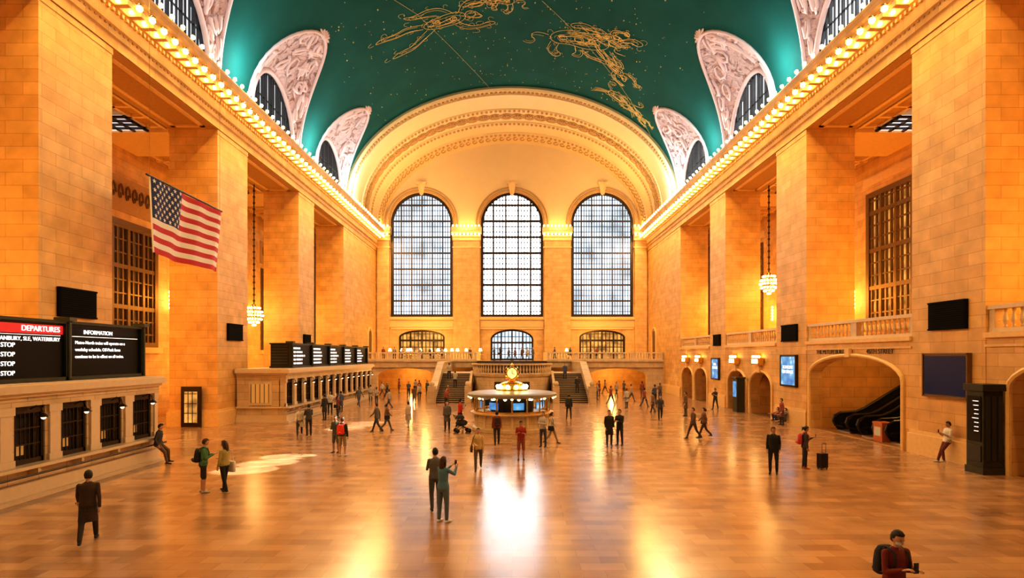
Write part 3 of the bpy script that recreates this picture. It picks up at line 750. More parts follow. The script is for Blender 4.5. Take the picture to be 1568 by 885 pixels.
# ------------------------------------------------------------------ ticket booths (left)
def booth(y0,y1,xf=-15.0,xb=-18.14):
    m=MB()
    m.box(xb,xf-.35,y0+.35,y1-.1,0,3.0,5)
    m.box(xb,xf+.35,y0-.2,y1,0,.12,1)
    m.box(xb,xf+.18,y0-.1,y1,.12,.5,1)
    m.box(xb,xf,y0,y1,.5,.95,0)
    m.box(xb,xf+.38,y0-.15,y1,.95,1.05,1)
    m.box(xb,xf+.12,y0-.05,y1,2.85,3.15,0)
    m.box(xb,xf+.25,y0-.15,y1,3.15,3.27,1); m.box(xb,xf+.42,y0-.3,y1,3.27,3.5,1); m.box(xb,xf+.3,y0-.2,y1,3.5,3.56,1)
    for yy in (y0,y1-.3): m.box(xb,xf-.3,yy,yy+.3,1.05,2.85,0)
    y=y0+.1
    while y<y1-.2:
        m.box(xf,xf+.1,y,y+.1,3.0,3.12,1); y+=.25
    n=int(round((y1-y0)/1.75)); st=(y1-y0)/n
    for k in range(n+1):
        y=y0+k*st
        a,b=max(y0,y-.32),min(y1,y+.32)
        m.box(xf-.35,xf,a,b,1.05,2.85,0)
        m.box(xf,xf+.07,max(y0,y-.2),min(y1,y+.2),1.05,2.7,1); m.box(xf,xf+.1,max(y0,y-.26),min(y1,y+.26),2.6,2.85,1);m.box(xf,xf+.1,max(y0,y-.26),min(y1,y+.26),1.05,1.25,1)
    for k in range(n):
        c=y0+(k+.5)*st; hw=st/2-.32
        m.box(xf-.15,xf-.05,c-hw,c-hw+.08,1.05,2.85,2); m.box(xf-.15,xf-.05,c+hw-.08,c+hw,1.05,2.85,2)
        m.box(xf-.15,xf-.05,c-hw,c+hw,2.62,2.85,2); m.box(xf-.15,xf-.05,c-hw,c+hw,1.05,1.2,2)
        for j in range(1,7): m.box(xf-.12,xf-.09,c-hw+j*2*hw/7-.012,c-hw+j*2*hw/7+.012,1.2,2.62,2)
        for zz in (1.65,2.15): m.box(xf-.13,xf-.08,c-hw,c+hw,zz-.02,zz+.02,2)
        m.box(xf-.33,xf-.3,c-hw*.6,c+hw*.2,1.3,1.6,3)
        m.tube([(xf+.02,c,2.75),(xf+.2,c,2.85),(xf+.38,c,2.78),(xf+.42,c,2.62)],[.025]*4,6,2)
        m.rev([(.03,.12),(.1,.08),(.17,.0)],(xf+.42,c,2.5),12,2); m.sphere((xf+.42,c,2.5),.07,4,8,6)
        m.box(xf,xf+.3,c-.05,c+.05,.7,.95,1)
    m.tube([(xf+.42,y0,.78),(xf+.42,y1,.78)],[.035,.035],8,2)
    for k in range(n+1): m.tube([(xf+.15,min(y1-.05,y0+.1+k*st),.7),(xf+.42,min(y1-.05,y0+.1+k*st),.78)],[.02,.02],6,2)
    xc=(xf+xb)/2
    if y0>30:
        m.box(xc-.75,xc+.75,y0-.08,y0+.1,1.15,2.7,1); m.box(xc-.6,xc+.6,y0-.1,y0-.05,1.3,2.55,3)
        for j in range(5): m.box(xc-.6+j*.29,xc-.57+j*.29,y0-.13,y0-.1,1.3,2.55,2)
    m.obj('ticket_booth_row',[PALE,PALET,BRONZE,pm('amber_interior',(.5,.3,.1),.5,emit=(1,.5,.12),es=.2,sample=False),BULBW,DARKVOID])
booth(9.4,23.4); booth(36.6,58.8)

# departure boards
def board(y0,y1,splits,z0,z1,xf,dep):
    m=MB()
    m.box(xf-dep,xf-.03,y0,y1,z0,z1,0)
    m.box(xf-dep-.05,xf+.1,y0-.1,y1+.1,z1,z1+.1,1); m.box(xf-dep-.05,xf+.1,y0-.1,y1+.1,z0,z0+.12,1)
    for y in [y0]+splits+[y1]: m.box(xf-.05,xf+.1,y-.12,y+.12,z0,z1+.05,1); m.tube([(xf+.12,y,z0+.05),(xf+.12,y,z1)],[.05,.05],8,2)
    for y in [y0]+splits+[y1]: m.box(xf-.3,xf+.25,y-.16,y+.16,z1+.1,z1+.22,2)
    e=[y0]+splits+[y1]
    for a,b in zip(e[:-1],e[1:]): m.box(xf-.04,xf-.0,a+.14,b-.14,z0+.14,z1-.06,3)
    k=z0+.3
    while k<z1-.1: m.box(xf-dep+.05,xf-.2,y0-.03,y0,k,k+.05,2); k+=.2
    return m.obj('departure_board',[BLACK,pm('board_frame',(.04,.045,.035),.4,.5),pm('board_post',(.08,.09,.065),.4,.4),pm('board_screen',(.006,.006,.008),.4,spec=.15)])
b1=board(11.9,22.9,[15.5,19.05],3.57,5.5,-15.3,.9)
m=MB(); m.box(-15.3,-15.285,15.65,18.9,5.12,5.42); m.obj('red_header',[SCREENRED],parent=b1)
text('DEPARTURES',(-15.27,18.75,5.27),RL,.25,WHITE_EM,b1,al='RIGHT')
text('DANBURY, SLE, WATERBURY',(-15.27,18.75,4.94),RL,.18,WHITE_EM,b1,al='RIGHT')
text('10:05  STAMFORD   STOP\n10:11  NEW HAVEN   STOP\n10:22  HARLEM   STOP\n10:30  HUDSON   STOP',(-15.27,17.05,4.3),RL,.2,WHITE_EM,b1,al='RIGHT',sp=1.45)
text('INFORMATION',(-15.27,20.5,5.24),RL,.21,WHITE_EM,b1)
m=MB(); m.box(-15.3,-15.285,19.3,22.65,5.07,5.09); m.box(-15.3,-15.285,15.7,18.8,5.07,5.085); m.obj('rule_line',[WHITE_EM],parent=b1)
text('Metro-North trains will operate on a\nweekday schedule. Off-Peak fares\ncontinue to be in effect on all trains.',(-15.27,19.4,4.62),RL,.165,WHITE_EM,b1,al='LEFT',sp=1.5)
sp2=[42.3,46.3,50.3,54.3]
b2=board(38.4,58.3,sp2,3.57,5.2,-15.3,1.4)
e=[38.4]+sp2+[58.3]
T1='NEW HAVEN LINE\n10:34  STAMFORD  23\n10:41  NEW HAVEN  18\n10:52  DANBURY  27\n11:04  STAMFORD  21'
T2='HUDSON LINE\n10:30  CROTON  35\n10:43  POUGHKEEPSIE  38\n10:55  YONKERS  41\n11:10  CROTON  36'
for i,(a,b) in enumerate(zip(e[:-1],e[1:])):
    text(T1 if i%2 else T2,(-15.27,a+.4,4.4),RL,.19,WHITE_EM,b2,al='LEFT',sp=1.4)

# ------------------------------------------------------------------ information booth with clock
m=MB(); c=(0,33.5,0)
m.rev([(0,0),(2.4,0),(2.4,.18),(2.22,.24),(2.18,.9),(2.3,.95),(2.5,1.0),(2.5,1.08),(0,1.08)],c,40,0)
for k in range(16):
    a=2*pi*k/16; ca,sa=cos(a),sin(a)
    m.tube([(2.25*ca,33.5+2.25*sa,1.08),(2.25*ca,33.5+2.25*sa,2.0)],[.045,.045],6,1)
    m.tube([(2.2*ca,33.5+2.2*sa,.25),(2.2*ca,33.5+2.2*sa,.92)],[.09,.09],6,4)
    m.sphere((2.6*ca,33.5+2.6*sa,1.97),.07,2,6,5)
    a2=a+pi/16
    m.sphere((2.0*cos(a2),33.5+2.0*sin(a2),1.92),.1,5,6,5)
m.rev([(2.28,1.08),(2.28,1.2),(2.2,1.2)],c,40,1)
m.rev([(1.3,1.08),(1.3,2.0)],c,16,3)
for k in range(8):
    a=2*pi*k/8+.2; t=Vector((-sin(a),cos(a),0)); p=Vector((1.9*cos(a),33.5+1.9*sin(a),1.5)); nn=Vector((cos(a),sin(a),0))
    q=[p-t*.32-Vector((0,0,.2)),p+t*.32-Vector((0,0,.2)),p+t*.32+Vector((0,0,.2)),p-t*.32+Vector((0,0,.2))]
    m.quad(*q,6); q=[v-nn*.05 for v in q]; m.quad(*q,3)
m.rev([(2.05,1.98),(2.62,1.98),(2.68,2.02),(2.68,2.16),(2.6,2.2),(2.45,2.24),(1.1,2.34),(1.0,2.3)],c,40,7)
m.rev([(0,2.34),(.95,2.34),(.95,2.42),(.72,2.46),(.66,2.75),(.6,2.8),(.35,2.86),(.2,2.92),(.13,3.02),(.2,3.08)],c,24,1)
for k in range(10):
    a=2*pi*k/10; m.sphere((.85*cos(a),33.5+.85*sin(a),2.56),.13,2,8,6); m.tube([(.85*cos(a),33.5+.85*sin(a),2.42),(.85*cos(a),33.5+.85*sin(a),2.5)],[.04,.04],6,1)
m.sphere((0,33.5,3.36),.36,1,16,12)
for k in range(4):
    a=k*pi/2; d=Vector((cos(a),sin(a),0)); t=Vector((-sin(a),cos(a),0)); ce=Vector((0,33.5,3.36))+d*.34
    ring=[ce+(t*cos(2*pi*j/20)+Vector((0,0,1))*sin(2*pi*j/20))*.32 for j in range(20)]
    m.add([ce+d*.04]+[r+d*.03 for r in ring],[(0,1+j,1+(j+1)%20) for j in range(20)],8)
    m.tube(ring+[ring[0]],[.05]*21,6,1,cap=False)
    m.tube([ce+d*.06,ce+d*.06+Vector((0,0,.22))],[.018,.014],5,3); m.tube([ce+d*.06,ce+d*.06+t*.15+Vector((0,0,-.07))],[.02,.016],5,3)
m.rev([(.2,3.68),(.12,3.74),(.05,3.8),(.09,3.86),(.03,3.94),(0,4.02)],c,12,1)
m.obj('information_booth_clock',[PALE,BRASS,BULB,BLACK,PALET,BULBW,ADM,pm('booth_roof',(.25,.22,.19),.4),pm('opal_clock_face',(1,.9,.7),.3,emit=(1,.66,.22),es=.9,sample=False)],False)

# ------------------------------------------------------------------ chandeliers
def chandelier(x,y,z,top=ZT-.1,r=.6):
    m=MB()
    m.tube([(x,y,z+.9),(x,y,top)],[.05,.05],6,2)
    k=z+1.2
    while k<top: m.sphere((x,y,k),.11,2,6,5); k+=.5
    m.rev([(.0,.95),(.18,.9),(.12,.75),(.45,.6),(.38,.5),(.55,.2),(.6,0),(.5,-.3),(.25,-.55),(.1,-.7),(.0,-.85)],(x,y,z),16,0)
    for j,(zz,rr,n) in enumerate(((.62,.45,12),(.3,.62,16),(0,.68,18),(-.3,.58,16),(-.55,.36,10),(-.78,.1,4))):
        for q in range(n):
            a=2*pi*(q+.5*(j%2))/n; m.sphere((x+rr*cos(a),y+rr*sin(a),z+zz),.085,1,6,5)
    m.obj('globe_chandelier',[BRASS,BULB,BRONZE],True)
CH=[(-21.1,45.4,7.7),(21.1,45.6,10.3),(-22,58,8),(22,58.5,10.3),(-21.5,17,8),(21.5,17,9)]
for x,y,z in CH: chandelier(x,y,z)

# ------------------------------------------------------------------ flag
FR=pm('flag_red',(.50,.018,.03),.7); FW=pm('flag_white',(.80,.78,.75),.7); FB=pm('flag_navy',(.012,.03,.14),.7)
m=MB(); fy0,fy1=24.5,30.4; fz1=12.3; fh=3.3; nx=40; X=-16.0
def fpt(u,v):
    y=fy0+(fy1-fy0)*u; z=fz1-fh*v-.12*sin(u*pi)*v*.6
    return (X+.13*sin(u*9+v*1.5)*(.25+v)+.06*sin(u*21+v*3), y, z)
for r in range(13):
    for k in range(nx):
        u0,u1=k/nx,(k+1)/nx
        mi=2 if (u0<.4-1e-6 and r<7) else (0 if r%2==0 else 1)
        for h in range(2):
            v0,v1=(r+h/2)/13,(r+(h+1)/2)/13
            m.quad(fpt(u0,v0),fpt(u1,v0),fpt(u1,v1),fpt(u0,v1),mi)
def star(u,v,rad,off):
    vs=[]; c0=Vector(fpt(u,v)); 
    for k in range(10):
        a=pi/2+2*pi*k/10; rr=rad*(1 if k%2==0 else .4)
        p=Vector(fpt(u+rr*cos(a)/(fy1-fy0),v-rr*sin(a)/fh)); p.x+=off; vs.append(p)
    c0.x+=off; vs.append(c0)
    m.add(vs,[(10,k,(k+1)%10) for k in range(10)],1)
for r in range(9):
    cnt=6 if r%2==0 else 5
    for k in range(cnt):
        u=.4*((k+.5)/6 if r%2==0 else (k+1)/6); v=(7/13)*(r+.6)/9.2
        for off in (.035,-.035): star(u,v,.12,off)
m.tube([fpt(0,0),fpt(0,1)],[.04,.04],6,1)
m.tube([(X,fy0-.2,fz1+.06),(X,fy1+.2,fz1+.06)],[.05,.05],8,3)
for yy in (fy0,fy1): m.tube([(X,yy,fz1+.06),(X,yy,vz(X)-.05)],[.008,.008],5,4)
m.obj('american_flag',[FR,FW,FB,BLACK,BRONZEL],False)

m=MB(); m.box(-20.4,-19.2,34.2,34.34,0,2.5,0); m.box(-20.2,-19.4,34.16,34.2,.25,2.2,1)
for k in range(3): m.box(-20.2+.26*(k+.0),-20.17+.26*k,34.12,34.17,.25,2.2,0)
for k in range(4): m.box(-20.2,-19.4,34.12,34.17,.25+.6*k,.29+.6*k,0)
m.obj('door_pier',[BRONZE,PANE_W])

CLO=pm('tablecloth',(.7,.65,.6),.7)
for i,(x,y) in enumerate([(-15.5,70.5),(-13.5,71.8),(-11.6,70.2),(-9.5,71.5),(-7.6,70.3),(-5.9,71.7),(-4.0,70.2),(-14.4,72.6),(-6.8,69.2),(7,71),(-12.6,69),(-8.7,72.6),(-10.6,72.4)]):
    m=MB()
    m.rev([(0,.72),(.5,.72),(.5,.76),(0,.76)],(x,y,3.8),16,0); m.rev([(.25,0),(.25,.04),(.04,.06),(.04,.72)],(x,y,3.8),12,1)
    m.rev([(.07,.76),(.02,.8),(.02,1.2)],(x,y,3.8),10,1); m.rev([(.22,1.2),(.12,1.55),(0,1.55)],(x,y,3.8),12,2)
    m.obj('restaurant_table_lamp',[CLO,BRASS,BULB],True)

# ------------------------------------------------------------------ people
_cm={}
def cloth(col,rough=.8):
    k=tuple(round(c,3) for c in col)
    if k not in _cm: _cm[k]=pm('cloth_%02d'%len(_cm),col,rough,noise=.12,nscale=14)
    return _cm[k]
SK=[pm('skin_light',(.55,.31,.21),.5),pm('skin_tan',(.40,.21,.13),.5),pm('skin_dark',(.16,.08,.045),.5)]
HAIR=[pm('hair_black',(.012,.009,.008),.6),pm('hair_brown',(.06,.03,.015),.6),pm('hair_blond',(.35,.2,.08),.6)]
MASKM=pm('face_mask_white',(.62,.64,.66),.8)
EYE=pm('eye_dark',(.02,.015,.01),.2)
def remesh(mb,vox):
    me=bpy.data.meshes.new('tmp'); me.from_pydata(mb.v,[],mb.f); me.update()
    o=bpy.data.objects.new('tmp',me); COL.objects.link(o)
    r=o.modifiers.new('r','REMESH'); r.mode='VOXEL'; r.voxel_size=vox
    s=o.modifiers.new('s','SMOOTH'); s.factor=.5; s.iterations=4
    dg=bpy.context.evaluated_depsgraph_get(); ev=o.evaluated_get(dg); em=ev.to_mesh()
    vs=[v.co.copy() for v in em.vertices]; fs=[tuple(p.vertices) for p in em.polygons]
    ev.to_mesh_clear(); bpy.data.objects.remove(o); bpy.data.meshes.remove(me)
    return vs,fs
LEG={'stand':((.03,.04),(-.03,.05)),'walk':((.42,.12),(-.32,.35)),'step':((.2,.05),(-.18,.12)),'walk2':((-.30,.42),(.40,.1)),
     'perch':((.75,.55),(.9,.85)),'lean':((.38,.08),(.62,.75)),'sitfloor':((2.38,2.62),(2.45,2.75))}
ARM={'down':((.02,.2),(.02,.2)),'swing':((-.35,.35),(.4,.45)),'swing2':((.4,.45),(-.35,.35)),'phone':((.22,1.85),(.2,1.8)),
     'phone1':((.02,.25),(.35,1.85)),'photo':((1.0,1.25),(1.0,1.25)),'pocket':((-.15,.75),(-.15,.75)),'hold':((.2,1.3),(.02,.25)),'cross':((.35,1.5),(.35,1.5)),'knees':((1.0,.45),(.95,.6))}
def person_mesh(legs='stand',arms='down',lean=0,head=(0,0),fem=False,shorts=False,skirt=False,coat=False,short_sleeve=False,hair='short',bag=None,mask=False,phone=False,vox=.02):
    b=MB(); d=MB()
    sh=.172 if fem else .195; hipw=.162 if fem else .15; waist=.122 if fem else .142
    lg=LEG[legs]; ar=ARM[arms]
    base=.92
    J=[]
    zmin=9
    for side,(th,kn) in zip((1,-1),lg):
        hip=Vector((side*.088,0,base))
        k=hip+Vector((side*.05,sin(th),-cos(th))).normalized()*.43
        a=k+Vector((side*.0,sin(th-kn),-cos(th-kn))).normalized()*.41
        J.append((side,hip,k,a)); zmin=min(zmin,a.z-.08)
    if legs=='sitfloor': zmin=min(zmin,base-.14)
    off=Vector((0,0,-zmin))
    RX=Matrix.Rotation(-lean,3,'X'); piv=Vector((0,0,base))
    def T(v): return piv+RX@(Vector(v)-piv)+off
    for side,hip,k,a in J:
        hip=hip+off;k=k+off;a=a+off
        rk=.066 if not shorts else .078
        b.tube([hip+Vector((0,0,.02)),hip.lerp(k,.5),k],[.095,.083,rk],10,3)
        if shorts: b.tube([k,k.lerp(a,.35),a],[.055,.058,.038],10,0)
        else: b.tube([k,k.lerp(a,.35),a+Vector((0,0,.02))],[.063,.061,.05],10,3)
        heel=a+Vector((0,-.045,-.045)); ball=a+Vector((side*.015,.1,-.05)); toe=a+Vector((side*.02,.165,-.053))
        b.tube([heel,a+Vector((0,.03,-.035)),ball,toe],[.042,.046,.038,.028],8,4,sq=(1,.85))
    def loft(rs,mi,n=16):
        vs=[];fs=[]
        for (z,rx,ry,cy) in rs:
            for k in range(n):
                t=2*pi*k/n; vs.append(T((rx*cos(t),cy+ry*sin(t),z)))
        for i in range(len(rs)-1):
            for k in range(n):
                k2=(k+1)%n; fs.append((i*n+k,i*n+k2,(i+1)*n+k2,(i+1)*n+k))
        fs.append(tuple(range(n))[::-1]); fs.append(tuple((len(rs)-1)*n+k for k in range(n)))
        b.add(vs,fs,mi)
    loft([(.80,.12,.1,0),(.86,hipw,.12,-.01),(.91,hipw,.12,-.01)],3)
    hem=.55 if coat else .89
    loft([(hem,hipw+(.05 if coat else .025),.14,-.005),(.97,hipw+.02,.13,-.005),(1.08,waist+.02,.115,0),(1.2,sh-.03,.125,.005),(1.32,sh-.012,.125,.005),(1.40,sh-.04,.1,0),(1.445,.1,.07,0),(1.47,.062,.058,0)],2)
    if skirt: loft([(.52,.22,.18,0),(.75,.19,.16,0),(.88,hipw,.12,0)],3)
    b.tube([T((0,0,1.42)),T((0,.015,1.55))],[.054,.05],10,0,sq=(1,1))
    hands=[]
    for side,(sf,ef) in zip((1,-1),ar):
        S0=T((side*(sh-.022),0,1.39))
        sa=.15
        u=RX@Vector((side*sa,sin(sf),-cos(sf))).normalized()
        inn={'phone':.45,'photo':.42,'cross':.75,'pocket':.05,'hold':.4,'knees':.2}.get(arms,.0)
        if arms=='phone1' and side==-1: inn=.4
        if arms=='hold' and side==-1: inn=0
        if arms=='phone1' and side==1: inn=0
        f=RX@Vector((-side*inn+side*.04,sin(sf+ef),-cos(sf+ef))).normalized()
        E=S0+u*.285; Wd=E+f*.25
        b.tube([S0,S0.lerp(E,.5),E],[.056,.05,.043],8,2)
        if short_sleeve: b.tube([E,E.lerp(Wd,.4),Wd],[.038,.038,.026],8,0)
        else: b.tube([E,E.lerp(Wd,.4),Wd],[.043,.041,.033],8,2)
        hands.append((side,Wd,f))
        up=Vector((0,0,1)) if abs(f.z)<.8 else Vector((0,1,0))
        lat=f.cross(up).normalized(); pn=lat.cross(f).normalized()
        if abs(f.z)>=.8: lat,pn=pn,lat
        d.tube([Wd-f*.015,Wd+f*.04,Wd+f*.085],[.026,.04,.036],8,0,sq=(1,.42),ref=lat)
        curl=-pn if abs(f.z)<.8 else (Vector((-side,0,0)))
        for q,(o_,L) in enumerate(((-.028,.066),(-.009,.078),(.01,.072),(.028,.056))):
            p0=Wd+f*.08+lat*o_; p1=p0+f*L*.5+curl*.006; p2=p1+(f*.8+curl*.6).normalized()*L*.32; p3=p2+(f*.4+curl*.9).normalized()*L*.25
            d.tube([p0,p1,p2,p3],[.0095,.009,.008,.0065],5,0)
        q0=Wd+f*.03+lat*(-.03); d.tube([q0,q0+(f*.6-lat*.8).normalized()*.035,q0+(f*.9-lat*.35+curl*.3).normalized()*.065],[.013,.011,.008],5,0)
    hc=T((0,.025,1.605)); HM=Matrix.Rotation(head[1],3,'Z')@RX@Matrix.Rotation(-head[0],3,'X')
    def hf(v):
        z=v.z/.118
        if z<0: v.x*=1-.30*z*z; v.y*=1-.18*z*z; v.y+=.012*(-z)
        if v.y>.05 and abs(z)<.5: v.y-=.006
        if v.y>0 and abs(v.x)<.016 and -.045<v.z<.02: v.y+=.02*(1-abs(v.z+.02)/.05)
        return v
    d.sphere(hc,1,0,20,16,sc=(.075,.095,.118),M=HM,fn=hf)
    def hp(x,y,z): return hc+HM@Vector((x,y,z))
    d.tube([hp(0,.088,.012),hp(0,.104,-.018),hp(0,.092,-.028)],[.007,.012,.01],6,0)
    for sx in (-1,1):
        d.sphere(hp(sx*.03,.0815,.010),.0095,7,8,6,sc=(1.3,.6,.6)); d.sphere(hp(sx*.03,.086,.010),.0048,6,6,5)
        d.tube([hp(sx*.018,.089,.03),hp(sx*.044,.08,.03)],[.004,.003],4,1)
        d.sphere(hp(sx*.075,-.002,-.005),.02,0,8,6,sc=(.4,.8,1.4))
    d.tube([hp(-.02,.084,-.055),hp(0,.09,-.056),hp(.02,.084,-.055)],[.004,.006,.004],5,8)
    if mask:
        d.sphere(hp(0,.052,-.042),.055,9,14,10,sc=(1.12,.9,.9),M=HM)
        for sx in (-1,1): d.tube([hp(sx*.055,.06,-.02),hp(sx*.077,.0,-.0)],[.003,.003],4,9)
    def hairf(v):
        lim=.03-.75*v.y if v.y>0 else -.055
        face = v.y>.02 and v.z<.055
        if face or v.z<lim-.03: return Vector((v.x*.86,v.y*.80,v.z*.86))
        k=1+.05*sin(v.x*130+v.y*90)*sin(v.z*110+v.y*60)
        return v*k
    d.sphere(hc+HM@Vector((0,-.008,.012)),1,1,18,14,sc=(.086,.102,.122),M=HM,fn=hairf)
    if hair=='long':
        d.tube([hp(0,-.06,.04),hp(0,-.085,-.06),hp(0,-.085,-.17),hp(0,-.075,-.27)],[.07,.078,.075,.045],10,1,sq=(1.05,.5),ref=(1,0,0))
        for sx in (-1,1): d.tube([hp(sx*.06,0,.03),hp(sx*.08,-.02,-.07),hp(sx*.075,-.03,-.18)],[.03,.03,.018],7,1)
    if hair=='pony': d.tube([hp(0,-.09,.05),hp(0,-.135,.0),hp(0,-.12,-.12)],[.025,.035,.012],8,1)
    if hair=='bun': d.sphere(hp(0,-.11,.05),.04,1,10,8)
    if bag=='backpack':
        vs=[]
        for z,hx,dy in ((.98,.13,.06),(1.0,.155,.08),(1.15,.16,.085),(1.32,.15,.07),(1.40,.11,.045),(1.415,.08,.03)):
            for k in range(16):
                t=2*pi*k/16; cx=math.copysign(abs(cos(t))**.5,cos(t)); cy=math.copysign(abs(sin(t))**.5,sin(t))
                vs.append(T((hx*cx,-.195+dy*cy,z)))
        fs=[]
        for i in range(5):
            for k in range(16): fs.append((i*16+k,i*16+(k+1)%16,(i+1)*16+(k+1)%16,(i+1)*16+k))
        fs.append(tuple(range(16))[::-1]); fs.append(tuple(80+k for k in range(16))); d.add(vs,fs,5)
        d.tube([T((-.09,-.275,1.03)),T((0,-.3,1.06)),T((.09,-.275,1.03))],[.04,.055,.04],8,5)
        for sx in (-1,1): d.tube([T((sx*.1,-.13,1.38)),T((sx*.11,-.04,1.46)),T((sx*.115,.1,1.40)),T((sx*.12,.143,1.28)),T((sx*.14,.12,1.12)),T((sx*.14,-.1,1.04))],[.017]*6,6,5,sq=(1.3,.7))
    if bag in ('tote','shoulder'):
        z0,z1=(.62,.98) if bag=='tote' else (.78,1.02)
        vs=[]
        X0=.27
        for z,hx in ((z0,.14),(z0+.03,.17),(z1-.05,.16),(z1,.15)):
            for k in range(12):
                t=2*pi*k/12; vs.append(T((X0+.055*math.copysign(abs(cos(t))**.6,cos(t)),-.02+hx*math.copysign(abs(sin(t))**.6,sin(t)),z)))
        fs=[]
        for i in range(3):
            for k in range(12): fs.append((i*12+k,i*12+(k+1)%12,(i+1)*12+(k+1)%12,(i+1)*12+k))
        fs.append(tuple(range(12))[::-1]); fs.append(tuple(36+k for k in range(12))); d.add(vs,fs,5)
        d.tube([T((X0,-.12,z1)),T((.2,-.1,1.35)),T((.14,0,1.455)),T((.2,.1,1.35)),T((X0,.1,z1))],[.012]*5,6,5)
    if phone:
        ps=hands if arms in('phone','photo') else hands[1:] 
        c=sum([h[1]+h[2]*.1 for h in ps],Vector())/len(ps)
        c=c+Vector((0,.02,.02))
        d.box(c.x-.038,c.x+.038,c.y-.006,c.y+.006,c.z-.06,c.z+.09,6)
    vs,fs=remesh(b,vox)
    pk=[]
    for i,f in enumerate(b.f):
        q=[Vector(b.v[j]) for j in f]
        if len(f)==4:
            lo_=(q[0]+q[1])/2; hi_=(q[2]+q[3])/2
            for t in (.08,.3,.5,.7,.92): pk.append((lo_.lerp(hi_,t),i))
        elif len(f)==3: pk.append(((q[0]+q[1]+q[2])/3,i))
    kd=KDTree(len(pk))
    for p_,i in pk: kd.insert(p_,i)
    kd.balance()
    out=MB(); out.v=[tuple(v) for v in vs]
    for f in fs:
        c=(vs[f[0]]+vs[f[2]])/2
        out.f.append(list(f)); out.m.append(b.m[kd.find(c)[1]])
    out.add(d.v,[],0)
    o_=len(vs)
    for f,mi in zip(d.f,d.m): out.f.append([q+o_ for q in f]); out.m.append(mi)
    me=bpy.data.meshes.new('figure'); me.from_pydata(out.v,[],out.f)
    for q in range(10): me.materials.append(SK[0])
    me.polygons.foreach_set('material_index',out.m); me.polygons.foreach_set('use_smooth',[True]*len(out.f)); me.update()
    return me
LIP=pm('lips',(.4,.14,.11),.5); EW=pm('eye_white',(.45,.42,.40),.5)
def place(me,name,x,y,yaw,h=1.72,top=(.05,.05,.06),bot=(.03,.03,.035),shoe=(.03,.03,.03),bag=(.02,.02,.02),skin=0,hair=0,z=0):
    o=bpy.data.objects.new(name,me); COL.objects.link(o)
    ms=[SK[skin],HAIR[hair],cloth(top),cloth(bot),cloth(shoe),cloth(bag),EYE,EW,LIP,MASKM]
    for i,mm in enumerate(ms):
        o.material_slots[i].link='OBJECT'; o.material_slots[i].material=mm
    o.location=(x,y,z); o.rotation_euler=(0,0,radians(yaw)); s=h/1.73; o.scale=(s,s,s)
    return o
pmh=person_mesh
place(pmh('stand','photo',lean=-.02,fem=True,hair='long',phone=True,vox=.013),'woman_photographing',-1.82,14.7,-35,1.74,top=(.10,.22,.36),bot=(.12,.17,.24),shoe=(.75,.75,.75),hair=1)
place(pmh('step','phone1',vox=.015,head=(.1,.2)),'man_in_grey_jacket',-2.2,15.9,15,1.78,top=(.13,.13,.14),bot=(.07,.07,.08),hair=0)
place(pmh('stand','phone',fem=False,shorts=True,bag='backpack',head=(.3,0),vox=.014,lean=.05),'man_with_backpack',-9.95,17.9,-60,1.74,top=(.10,.26,.13),bot=(.03,.03,.035),shoe=(.6,.55,.5),bag=(.02,.02,.02),hair=1)
place(pmh('step','hold',fem=True,hair='long',bag='tote',head=(.15,.3),vox=.014),'woman_with_tote_bag',-9.35,18.05,70,1.67,top=(.40,.34,.12),bot=(.015,.015,.018),shoe=(.02,.02,.02),bag=(.8,.76,.7),hair=1)
place(pmh('walk','swing',coat=True,vox=.016,head=(.1,0)),'man_in_dark_coat',-10.0,13.1,30,1.76,top=(.055,.03,.02),bot=(.03,.02,.018),hair=0)
place(pmh('perch','pocket',lean=.12,vox=.015,head=(.3,0)),'man_leaning_on_counter',-14.42,22.6,-80,1.78,top=(.04,.04,.045),bot=(.13,.075,.04),hair=0,bag=(.02,.02,.02))
place(pmh('stand','down',shorts=True,bag='backpack',short_sleeve=False,vox=.016),'man_with_red_backpack',-7.45,24.4,-10,1.72,top=(.03,.03,.03),bot=(.32,.24,.14),shoe=(.6,.6,.6),bag=(.75,.06,.03),hair=1)
place(pmh('stand','hold',vox=.018,shorts=True),'man_in_dark_tshirt',-8.0,25.2,160,1.7,top=(.06,.07,.05),bot=(.1,.1,.09),skin=1)
pA=pmh('stand','cross',vox=.02); pB=pmh('stand','phone1',fem=True,hair='long',bag='shoulder',vox=.02,phone=True,head=(.3,0)); pC=pmh('walk','swing',vox=.02); pD=pmh('walk2','swing2',fem=True,hair='pony',vox=.02,bag='shoulder')
pE=pmh('step','down',bag='backpack',vox=.02); pF=pmh('stand','pocket',vox=.02,coat=True); pG=pmh('walk','swing2',fem=True,coat=True,hair='bun',vox=.02); pH=pmh('step','phone',short_sleeve=True,head=(.35,0),phone=True,vox=.02)
place(pG,'woman_in_cream_coat',-11.75,30.7,200,1.66,top=(.62,.55,.45),bot=(.05,.04,.04),hair=1)
place(pA,'man_in_black_jacket',-11.2,30.6,40,1.75); place(pF,'man_in_dark_overcoat',-12.9,38.2,60,1.78,top=(.02,.02,.025)); place(pB,'woman_with_phone',-12.3,39.2,-100,1.66,top=(.2,.05,.05))
place(pC,'man_walking',-7.8,32,80,1.74,top=(.12,.11,.11),bot=(.04,.05,.09)); place(pD,'woman_walking',-7.35,32.6,-70,1.66,top=(.22,.13,.08),bot=(.1,.12,.18))
place(pG,'woman_walking',-6.35,34,30,1.66,top=(.5,.42,.36),bot=(.3,.26,.22)); place(pF,'man_standing',-3.8,32.5,170,1.76,top=(.12,.11,.12))
place(pH,'man_in_red_jacket',-3.2,34.2,-60,1.76,top=(.55,.03,.03),bot=(.02,.02,.03))
